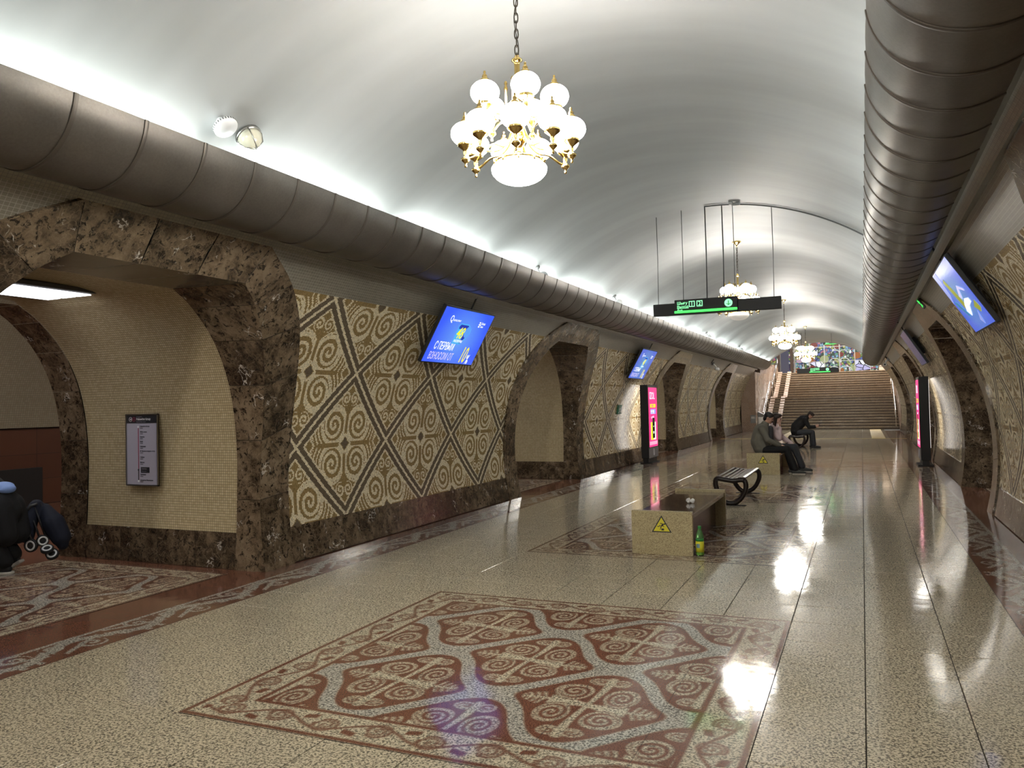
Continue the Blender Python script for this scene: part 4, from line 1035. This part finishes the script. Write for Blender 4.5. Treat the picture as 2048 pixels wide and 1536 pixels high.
def shoe(mb, ankle, d, h0=.0, s=1., ln=.20, pitch=0.):
    a = Vector(ankle); d = Vector((d[0], d[1], 0)).normalized(); d = (d*math.cos(pitch)-Vector((0, 0, 1))*math.sin(pitch)); up = Vector((0, 0, 1)) if not pitch else Vector((0, 0, 1)).rotation_difference(Vector((0, 0, 1))) @ Vector((0, 0, 1))
    b = Vector((a.x, a.y, h0+.045)); mb.cap(tuple(a), tuple(b), .046*s, .046*s); mb.cap(tuple(b-d*.04), tuple(b+d*ln*.5-Vector((0, 0, .005))), .043*s, .045*s); mb.cap(tuple(b+d*ln*.5-Vector((0, 0, .005))), tuple(b+d*ln*.92-Vector((0, 0, .013))), .044*s, .031*s)
def limb(mb, pts, rs):
    for a, b, ra, rb in zip(pts[:-1], pts[1:], rs[:-1], rs[1:]): mb.cap(a, b, ra, rb)
def seated(label, loc, J, mats, s=1., hairstyle='short', group=None, lens=None):
    """J: joints in local coordinates (x forward, y to the person's left, z up)"""
    t = thing('person', label, 'person', loc, None, group); V = Vector
    body = MB(); P, q = head(body, J['head'], J['face'], J['crown'], .98)
    limb(body, [J['neck'], tuple(V(J['head'])-V(J['crown']).normalized()*.05)], [.056, .052]); limb(body, [J['chest'], J['neck']], [.11, .062]); limb(body, [J['hip'], J['chest']], [.12, .12])
    for sd in 'lr':
        limb(body, [J['sh'+sd], J['el'+sd], J['wr'+sd]], [.05, .038, .026]); hand(body, J['wr'+sd], J['hd'+sd], J['hu'+sd], J.get('curl', .7)); limb(body, [J['hip'], J['hp'+sd], J['kn'+sd], J['an'+sd]], [.10, .075, .052, .038])
    limb(body, [J['chest'], J['shl']], [.08, .05]); limb(body, [J['chest'], J['shr']], [.08, .05])
    remesh(body.build('body', mats['skin'], t, True), .009, 3); eyes(t, P, .98)
    jk = MB(); limb(jk, [J['hip'], J['waist'], J['chest'], J['neckb']], J.get('tr', [.165, .16, .165, .085])); cy_ = V(J['chest'])
    for sgn in (-1, 1): jk.ball(tuple(V(J['waist'])+V((0, sgn*.06, 0))), (.12, .11, .16)); jk.ball(tuple(cy_+V((0, sgn*.07, .0))), (.115, .12, .14)); jk.ball(tuple(V(J['hip'])+V((-.02, sgn*.07, .0))), (.14, .12, .10))
    for sd in 'lr': limb(jk, [J['sh'+sd], J['el'+sd], tuple(V(J['wr'+sd])-(V(J['wr'+sd])-V(J['el'+sd])).normalized()*.02)], [.078, .062, .046]); limb(jk, [J['chest'], J['sh'+sd]], [.11, .080])
    remesh(jk.build('jacket', mats['top'], t, True), .012, 5)
    tr = MB(); limb(tr, [tuple(V(J['hip'])+V((.03, .05, -.03))), tuple(V(J['hip'])+V((.03, -.05, -.03)))], [.105, .105])
    for sd in 'lr': limb(tr, [J['hp'+sd], J['kn'+sd], tuple(V(J['an'+sd])+V((0, 0, .03)))], [.105, .078, .068])
    remesh(tr.build('trousers', mats['leg'], t, True), .012, 4)
    for sd in 'lr':
        sh = MB(); shoe(sh, J['an'+sd], J.get('ft', (1, 0)), J.get('floor', 0)); remesh(sh.build('shoe', mats['shoe'], t, True), .010, 3)
        a = J['an'+sd]; d = V((*J.get('ft', (1, 0)), 0)).normalized(); so = MB(); c0 = V((a[0], a[1], .009))+d*.07
        so.box(tuple(c0), (.255, .085, .016), Matrix.Rotation(math.atan2(d.y, d.x), 3, 'Z')); bevel(so.build('sole', mats.get('sole', 'black'), t), .006)
    hr = MB()
    hr.ball(P(-.018, 0, .042), (.102, .084, .088), 16, 12, q); hr.ball(P(.035, 0, .088), (.062, .070, .034), 12, 8, q); hr.ball(P(-.062, 0, -.025), (.05, .068, .072), 12, 8, q)
    if hairstyle == 'bun': hr.ball(P(-.085, 0, .078), .036, 10, 8); hr.ball(P(.05, 0, .07), (.05, .075, .04), 10, 8, q)
    if hairstyle == 'long':
        for sg in (-1, 1): hr.cap(P(-.03, sg*.055, .02), P(-.02, sg*.07, -.20), .045, .035)
        hr.cap(P(-.06, 0, .0), P(-.06, 0, -.22), .06, .05)
    remesh(hr.build('hair', mats['hair'], t, True), .008, 3)
    return t
# man in the grey jacket, sitting on the stone bench facing right
J = dict(hip=(-.06, 0, .53), waist=(-.12, 0, .68), chest=(-.07, 0, .90), neckb=(.005, 0, 1.05), neck=(.015, 0, 1.07), head=(.085, -.01, 1.19), face=(.90, -.05, -.42), crown=(.40, 0, .9),
         shl=(-.04, .19, .985), shr=(-.04, -.19, .985), ell=(.06, .24, .73), elr=(.07, -.24, .73), wrl=(.30, .10, .60), wrr=(.31, -.10, .60), hdl=(.9, -.25, -.15), hdr=(.9, .25, -.15), hul=(.1, .3, 1), hur=(.1, -.3, 1), curl=1.0,
         hpl=(.02, .10, .50), hpr=(.02, -.10, .50), knl=(.42, .11, .52), knr=(.44, -.11, .52), anl=(.52, .10, .09), anr=(.60, -.10, .09), tr=[.185, .185, .175, .09])
man = seated('man in a grey jacket and black trousers sitting on the stone bench looking down', (-1.93, 17.85, 0), J, dict(skin='skin', top='grey_wool', leg='black_cloth', shoe='shoe_grey', hair='hair', sole='sole'))
simple('shirt_dark', (.03, .03, .035), .8)
MB().cap((.115, 0, .97), (.10, 0, .70), .055, .07).build('dark_shirt', 'shirt_dark', man, True)
ph_ = MB().box((.40, -.01, .62), (.012, .075, .15), Matrix.Rotation(.9, 3, 'Y')); po = bevel(ph_.build('phone', 'black', None, loc=(-1.93, 17.85, 0)), .006)
tag(po, 'dark phone held by the man in the grey jacket', 'phone')
# woman in the pale top behind him
J2 = dict(hip=(-.04, 0, .53), waist=(-.05, 0, .68), chest=(.02, 0, .88), neckb=(.07, 0, 1.02), neck=(.075, 0, 1.04), head=(.13, 0, 1.155), face=(.97, -.1, -.18), crown=(.2, 0, .95),
          shl=(.03, .165, .955), shr=(.03, -.165, .955), ell=(.20, .20, .74), elr=(.18, -.19, .73), wrl=(.42, .06, .60), wrr=(.185, -.10, .97), hdl=(.9, -.2, -.35), hdr=(.15, .35, .9), hul=(.2, .2, 1), hur=(.9, -.3, -.1), curl=.9,
          hpl=(.03, .09, .50), hpr=(.03, -.09, .50), knl=(.47, .09, .53), knr=(.47, -.08, .53), anl=(.60, .08, .09), anr=(.63, -.08, .09), tr=[.15, .145, .145, .08])
seated('woman in a pale pink top sitting behind the man, hand at her chin', (-1.86, 18.45, 0), J2, dict(skin='pale_skin', top='pink_cloth', leg='denim', shoe='shoe_grey', hair='brown_hair', sole='sole'), hairstyle='long')
tag(bevel(MB().bx(-1.82, -1.60, 17.66, 17.95, .4205, .445).build('wooden_board', 'book_wood', None), .004), 'orange-brown flat board lying on the stone bench beside the man', 'board')
# hunched woman in black
J3 = dict(hip=(-.12, 0, .56), waist=(-.10, 0, .72), chest=(.10, 0, .93), neckb=(.23, 0, 1.03), neck=(.245, 0, 1.035), head=(.345, 0, 1.10), face=(.72, 0, -.70), crown=(.70, 0, .72),
          shl=(.17, .17, .97), shr=(.17, -.17, .97), ell=(.28, .18, .70), elr=(.30, -.17, .70), wrl=(.50, .06, .72), wrr=(.50, -.07, .70), hdl=(.8, -.2, .5), hdr=(.8, .2, .5), hul=(.2, .5, .2), hur=(.2, -.5, .2), curl=.9,
          hpl=(-.03, .09, .53), hpr=(-.03, -.09, .53), knl=(.36, .09, .53), knr=(.40, -.09, .53), anl=(.36, .09, .09), anr=(.44, -.09, .09), tr=[.185, .185, .175, .09])
w3 = seated('woman in black with tied hair hunched over on the far curved bench', (-1.86, 27.2, 0), J3, dict(skin='skin', top='black_cloth', leg='denim', shoe='black', hair='brown_hair'), hairstyle='bun'); w3.scale = (.95, .95, .95)
tag(bevel(MB().box((.60, 0, .76), (.012, .075, .15), Matrix.Rotation(.6, 3, 'Y')).build('phone', 'dark_grey', None, loc=(-1.86, 27.2, 0)), .005), 'phone held in both hands by the hunched woman in black', 'phone')
# walker bending forward in the left passage
t = thing('person', 'bent-over person in dark clothes and sneakers at the left edge', 'person', (-8.00, 5.36, 0), (0, 0, math.radians(-156)))
HIP = (.10, 0, .74); CH = (.48, 0, 1.0); LG = ((1, (-.02, .10, .09), (.16, .11, .44), 0.), (-1, (.02, -.11, .13), (.26, -.12, .47), .55))
AR = ((1, (.62, .24, .78), (.66, .20, .54)), (-1, (.62, -.24, .78), (.64, -.22, .54)))
body = MB(); P, q = head(body, (.76, 0, 1.10), (.8, 0, -.6), (.6, 0, .8)); limb(body, [(.56, 0, 1.05), (.70, 0, 1.08)], [.06, .05]); limb(body, [HIP, (.30, 0, .90), CH, (.56, 0, 1.05)], [.13, .13, .13, .07])
for sg, an, kn, pit in LG: limb(body, [(HIP[0], sg*.1, .74), kn, an], [.085, .06, .042])
for sg, el, wr in AR: limb(body, [(.50, sg*.18, 1.02), el, wr], [.055, .042, .028]); hand(body, wr, (.1, 0, -1), (0, sg, 0), .6)
remesh(body.build('body', 'skin', t, True), .010, 3); eyes(t, P, 1)
ct = MB(); limb(ct, [(.02, 0, .62), HIP, (.30, 0, .90), CH, (.56, 0, 1.06)], [.15, .165, .18, .18, .09])
for sg, el, wr in AR: limb(ct, [(.50, sg*.16, 1.02), el, wr], [.085, .068, .055]); limb(ct, [CH, (.50, sg*.16, 1.02)], [.13, .085]); ct.ball((.04, sg*.09, .64), (.15, .13, .17)); ct.cap((-.02, sg*.10, .40), (.04, sg*.09, .62), .13, .15)
remesh(ct.build('coat', 'black_cloth', t, True), .013, 5)
tr = MB()
for sg, an, kn, pit in LG: limb(tr, [(HIP[0], sg*.1, .70), kn, (an[0], an[1], an[2]+.04)], [.12, .095, .080])
remesh(tr.build('trousers', 'black_cloth', t, True), .012, 4)
for sg, an, kn, pit in LG:
    q_ = Matrix.Rotation(pit, 3, 'Y'); sh = MB(); c = Vector((an[0], an[1], an[2]-.035))
    for dx_, r_ in ((-.03, .042), (.05, .045), (.12, .040), (.17, .032)):
        pp = c+q_ @ Vector((dx_, 0, 0)); sh.ball(tuple(pp), (r_*1.1, r_*.95, r_), 12, 8, q_)
    sh.cap(an, tuple(c), .045, .045); remesh(sh.build('sneaker', 'black', t, True), .009, 3)
    so = MB(); pp = c+q_ @ Vector((.065, 0, -.040)); so.box(tuple(pp), (.285, .092, .030), q_); bevel(so.build('sole', 'sole', t), .010, 3)
hr = MB(); hr.ball(P(-.015, 0, .04), (.105, .086, .09), 14, 10, q); remesh(hr.build('hair', 'hair', t, True), .01, 3)
bl = MB().ball((.06, 0, .875), (.10, .13, .05), 14, 10).ball((.0, .02, .85), (.07, .11, .05), 12, 8).ball((.14, 0, .90), (.06, .10, .045), 12, 8)
so = remesh(bl.build('shirt_hem', 'light_blue', t, True), .010, 2); so['label'] = 'light blue shirt showing at the back'
# folded stroller hanging behind the walker
t = thing('folded_stroller', 'folded navy baby stroller with white-rimmed wheels carried at the left edge', 'stroller')
t.matrix_world = frame_matrix((-7.93, 5.62, .09), (.93, .36, 0), (0, 0, 1))
# local: x to the right in view, y up, z towards the viewer
fab = MB(); limb(fab, [(.02, .50, -.10), (.12, .36, -.08), (.20, .22, -.08), (.22, .14, -.08)], [.07, .115, .10, .06]); limb(fab, [(-.05, .55, -.06), (-.10, .42, -.02), (-.12, .25, 0)], [.07, .09, .08]); remesh(fab.build('folded_seat', 'navy', t, True), .012, 4)
for k, (a, b) in enumerate((((-.115, .47, .04), (-.035, .20, .05)), ((-.15, .46, .03), (-.075, .21, .04)))): MB().tube([a, b], .013, 8).build('silver_leg', 'steel', t, True)
for k, (a, b) in enumerate((((-.03, .55, .0), (.10, .20, 0)), ((-.07, .52, .02), (.06, .14, .01)), ((.0, .58, -.05), (.16, .16, -.05)))): MB().tube([a, b], .011, 8).build('frame_tube', 'black', t, True)
MB().tube([(-.10, .49, .03), (-.06, .56, .02), (0, .58, 0)], .014, 8).build('handle', 'dark_grey', t, True)
def wheel(c, r, tilt):
    wq = Matrix.Rotation(tilt[0], 3, 'X') @ Matrix.Rotation(tilt[1], 3, 'Y')
    wl = MB().lathe([(r*.80, -.018), (r, -.014), (r, .014), (r*.80, .018), (r*.80, -.018)], c, 24, M3=wq).build('wheel', 'matte_black', t, True)
    MB().lathe([(r*.52, -.012), (r*.80, -.015), (r*.80, .0165), (r*.52, .0195), (r*.52, -.012)], c, 24, M3=wq).build('rim', 'white_plastic', wl, True); MB().lathe([(1e-4, -.012), (r*.52, -.012), (r*.52, .012), (1e-4, .016)], c, 20, M3=wq).build('hub', 'black', wl, True)
wheel((-.030, .155, .06), .068, (0, 0)); wheel((.075, .20, .03), .060, (0, .7)); wheel((.135, .115, .05), .062, (-1.05, .2)); wheel((.170, .055, .02), .062, (-.7, .2))
# ================================================================== STAIRS AND UPPER HALL
SX0, SX1, SY, RIS, TRD = -4.75, 1.60, 42.6, .136, .30
st_ = thing('staircase', 'wide brown granite staircase rising to the upper hall at the far end', 'stairs', (0, SY, 0))
def step_y(k): return k*TRD + (1.3 if k >= 12 else 0)
for k in range(23):
    y0 = step_y(k); d = TRD if k != 11 else TRD+1.3
    o = MB().bx(SX0, SX1, y0+.02, y0+d+.04, k*RIS, (k+1)*RIS-.046).build('step', 'shaded_riser_granite', st_); MB().bx(SX0, SX1, y0-.01, y0+d+.015, (k+1)*RIS-.045, (k+1)*RIS).build('tread', 'stair_granite', o)
ZT = 23*RIS; YT = SY+step_y(23)
struct(MB().bx(-7.5, 4.5, YT, 62, ZT-.3, ZT).build('floor_upper', 'stair_granite'))
# stroller ramp: two stone runners, each in two flights
for nm, (xa, xb) in (('a', (-4.62, -4.38)), ('b', (-4.08, -3.86))):
    for (ya, za, yb, zb) in ((-.25, 0, step_y(12)-1.3, 12*RIS), (step_y(12)-.2, 12*RIS, step_y(23), 23*RIS)):
        MB().prism([(ya, za+.0), (ya, za+.05), (yb, zb+.09), (yb, zb+.0)], 0, xa, xb).build('ramp_runner', 'pink_granite', st_)
# handrails
def rail(label, x, dirx):
    t = thing('handrail', label, 'railing', (x, SY, 0), None, 'stair handrails')
    fl = [(0, 0), (step_y(12)-1.3, 12*RIS), (step_y(12), 12*RIS), (step_y(23), 23*RIS), (step_y(23)+.6, 23*RIS)]
    for hgt in (.92, .62):
        MB().tube([(0, -.25, hgt)]+[(0, y, z+hgt) for y, z in fl], .028 if hgt > .8 else .020, 8).build('rail', 'chrome', t, True)
    for k in (0, 4, 8, 12, 16, 20, 23): MB().tube([(0, step_y(k)+.12, k*RIS+(RIS if k < 23 else 0)), (0, step_y(k)+.12, k*RIS+.93)], .02, 8).build('post', 'chrome', t, True)
rail('bright chrome handrail along the right side of the stairs', SX1-.12, -1); rail('dark metal handrail along the left side of the stairs', SX0+.08, 1)
# side walls of the stair, ends of the hall
for nm, x0, x1 in (('wall_stair_left', -5.5, -4.80), ('wall_stair_right', 1.62, 2.3)):
    r_ = struct(link(nm, None)); 
    MB().bx(x0, x1, YEND+.05, 43.0, 0, 2.95).build('stone_panel', 'pink_granite', r_)
    for k in range(5): MB().bx(x0, x1, 43.01+k*2.0, 45.0+k*2.0, 0, 3.3+.1*k).build('stone_panel', 'pink_granite', r_)
struct(MB().bx(-7.6, -7.5, 43, 62, 3, 9).build('wall_upper_left', 'far_tile')); struct(MB().bx(4.5, 4.6, 43, 62, 3, 9).build('wall_upper_right', 'far_tile'))
struct(MB().bx(-7.6, 4.6, 43.2, 62, 7.6, 7.7).build('ceiling_upper', 'vault_paint'))
mb = MB(); ang = np.linspace(a0, PI-a0, 40)          # wall over the end of the vault
inn = [(XC-RT*math.cos(a), 43.15, ZC+RT*math.sin(a)) for a in ang]; outp = [(XC-6.0*math.cos(a) if True else 0, 43.15, 7.7) for a in ang]
mb.grid(np.array([inn, outp])); struct(mb.build('wall_vault_end', 'vault_paint'))
for k in range(2):
    tag(MB().bx(-4.2+k*3.0, -2.7+k*3.0, 46.5, 57, 7.52, 7.58).build('added_ceiling_light', 'hall_light'), 'unseen long ceiling panel added to light the upper hall, %s one' % ('left', 'right')[k], 'light', 'added upper hall lights')  # glowing panels out of view, added to light the stairs
# pale lit kiosk wall and dark columns upstairs
simple('dark_column', (.04, .025, .018), .4)
for n_, x in enumerate((-4.75, -3.95)): tag(bevel(MB().bx(x-.09, x+.09, 52.4, 52.6, ZT, 5.9).build('column', 'dark_column'), .01), 'dark brown column at the top of the stairs, %s of the display' % ('left', 'right')[n_], 'column', 'upper hall columns')
glass_dummy = em('upper_display', (.10, .10, .15), .35); 
tag(MB().bx(-4.60, -4.12, 52.47, 52.5, ZT, 5.4).build('display_panel', 'upper_display'), 'tall lit display panel between the two dark columns upstairs', 'display')
fr = thing('metal_lattice', 'grey metal lattice frame beside the right dark column upstairs', 'frame', (-3.55, 52.5, ZT))
for x in (-.25, .28): MB().bx(x-.025, x+.025, -.025, .025, 0, 1.9).build('upright', 'steel', fr)
for k in range(6): MB().bx(-.25, .28, -.018, .018, .2+k*.32, .235+k*.32).build('crossbar', 'steel', fr)
for k in range(3):
    xb = -4.6+k*.75; mb = MB().tube([(xb-1.2, 55, 4.4), (xb, 55, 5.6), (xb+1.1, 55, 6.3)], .05, 8); tag(mb.build('roof_rib', 'white_plastic', None, True), 'pale slanting roof rib upstairs, number %s from the left' % ('one', 'two', 'three')[k], 'rib', 'upper hall ribs')
# ---- stained glass wall
def glass_mat(name, cols, sc):
    m, nt, b = new_mat(name); p = pos(nt); vo = N(nt, 'ShaderNodeTexVoronoi'); vo.inputs['Scale'].default_value = sc; L(nt, p, vo.inputs['Vector'])
    sep = N(nt, 'ShaderNodeSeparateColor'); L(nt, vo.outputs['Color'], sep.inputs[0])
    n = len(cols); c = ramp(nt, sep.outputs[0], [(i/n, cols[i]) for i in range(n)], 'CONSTANT')
    ve = N(nt, 'ShaderNodeTexVoronoi', feature='DISTANCE_TO_EDGE'); ve.inputs['Scale'].default_value = sc; L(nt, p, ve.inputs['Vector'])
    ln = ramp(nt, ve.outputs['Distance'], [(.04, 0.), (.07, 1.)]); c = mixc(nt, ln, (.01, .01, .01), c)
    L(nt, c, b.inputs['Base Color']); L(nt, c, b.inputs['Emission Color']); b.inputs['Emission Strength'].default_value = .17; b.inputs['Roughness'].default_value = .25
glass_mat('stained_glass', [(.03, .05, .16), (.05, .16, .10), (.18, .20, .05), (.02, .04, .03), (.10, .20, .30), (.05, .07, .22), (.35, .40, .45), (.08, .13, .04), (.02, .02, .05), (.22, .08, .12), (.14, .22, .18)], 6.5)
glass_mat('stained_pale', [(.45, .50, .65), (.35, .38, .60), (.60, .62, .70), (.25, .25, .45)], 2.5)
YG = 60.0
sg = thing('stained_glass_wall', 'large colourful stained-glass window with round fruits behind metal mullions at the far end', 'window', (XC+.6, YG, ZT))
pw, ph2 = .98, 1.02
for i in range(-5, 5):
    for j in range(4):
        pm = 'stained_pale' if (j == 0 and i in (-2, 1)) else 'stained_glass'
        MB().bx(i*pw+.02, (i+1)*pw-.02, -.01, .01, j*ph2+.02, (j+1)*ph2-.02).build('pane', pm, sg)
for i in range(-5, 6): MB().bx(i*pw-.025, i*pw+.025, -.05, .04, 0, 4*ph2).build('mullion', 'steel', sg)
for j in range(5): MB().bx(-5*pw, 5*pw, -.045, .04, j*ph2-.02, j*ph2+.02).build('transom', 'steel', sg)
em('fruit_red', (.22, .02, .015), .4); em('fruit_orange', (.42, .14, .03), .4); em('fruit_pink', (.60, .40, .58), .4); em('fruit_green', (.42, .50, .25), .4); em('tree_white', (.75, .78, .72), .45)
for i in range(30):
    fx = -3.6+(i % 8)*.92+RNG.uniform(-.25, .25); fz = .35+(i//8)*.92+RNG.uniform(-.25, .25); r = RNG.uniform(.17, .29)
    MB().prism([(fx+r*math.cos(2*PI*k/18), fz+r*.95*math.sin(2*PI*k/18)) for k in range(18)], 1, -.03, -.012).build('fruit', ['fruit_red', 'fruit_orange', 'fruit_red', 'fruit_pink', 'fruit_orange', 'fruit_green'][i % 6], sg)
tree = MB()
tree.tube([(.0, -.03, 0), (.0, -.03, 1.2), (.02, -.03, 2.9)], .035, 6)
for k in range(4):
    for s_ in (-1, 1):
        z0 = .35+k*.62; rr = .52-.09*k; tree.tube([(s_*rr*(1-math.cos(a_))*.75, -.03, z0+rr*.55*math.sin(a_)) for a_ in np.linspace(0, PI*1.05, 10)], .028, 6)
tree.build('tree_motif', 'tree_white', sg, True)
struct(MB().bx(-7.6, 4.6, YG+.2, YG+.3, ZT-.2, 7.7).build('wall_end', 'stained_dark'))
em('warm_panel', (.80, .62, .45), .9)
ws = thing('lit_panel_wall', 'pale warm lit tiled panel below the end of the right duct', 'panel', (1.95, 57.0, ZT))
MB().bx(-.9, .9, -.02, .02, 0, 1.5).build('panel', 'warm_panel', ws)
for k in range(5): MB().bx(-.9+k*.45-.02, -.9+k*.45+.02, -.04, -.02, 0, 1.5).build('mullion', 'dark_column', ws)
for k in range(3): MB().bx(-.9, .9, -.04, -.02, .4+k*.4, .43+k*.4).build('transom', 'dark_column', ws)
# call box at the stair foot
t = thing('ticket_cabinet', 'grey sloping-top metal cabinet at the left foot of the stairs', 'cabinet', (-4.62, 41.6, 0))
bevel(MB().prism([(-.2, 0), (.2, 0), (.2, .78), (-.2, .98)], 1, -.2, .2).build('body', 'mid_grey', t), .01); MB().bx(-.16, .16, -.205, -.2, .35, .7).build('front_panel', 'steel', t)
t = thing('wall_box', 'small grey box fixed low on the stone panel by the left stair foot', 'box', (-4.93, YEND+.02, .62)); bevel(MB().bx(-.12, .12, -.08, 0.02, -.2, .2).build('casing', 'mid_grey', t), .008); MB().bx(-.08, .08, -.085, -.08, .02, .12).build('cover', 'steel', t)
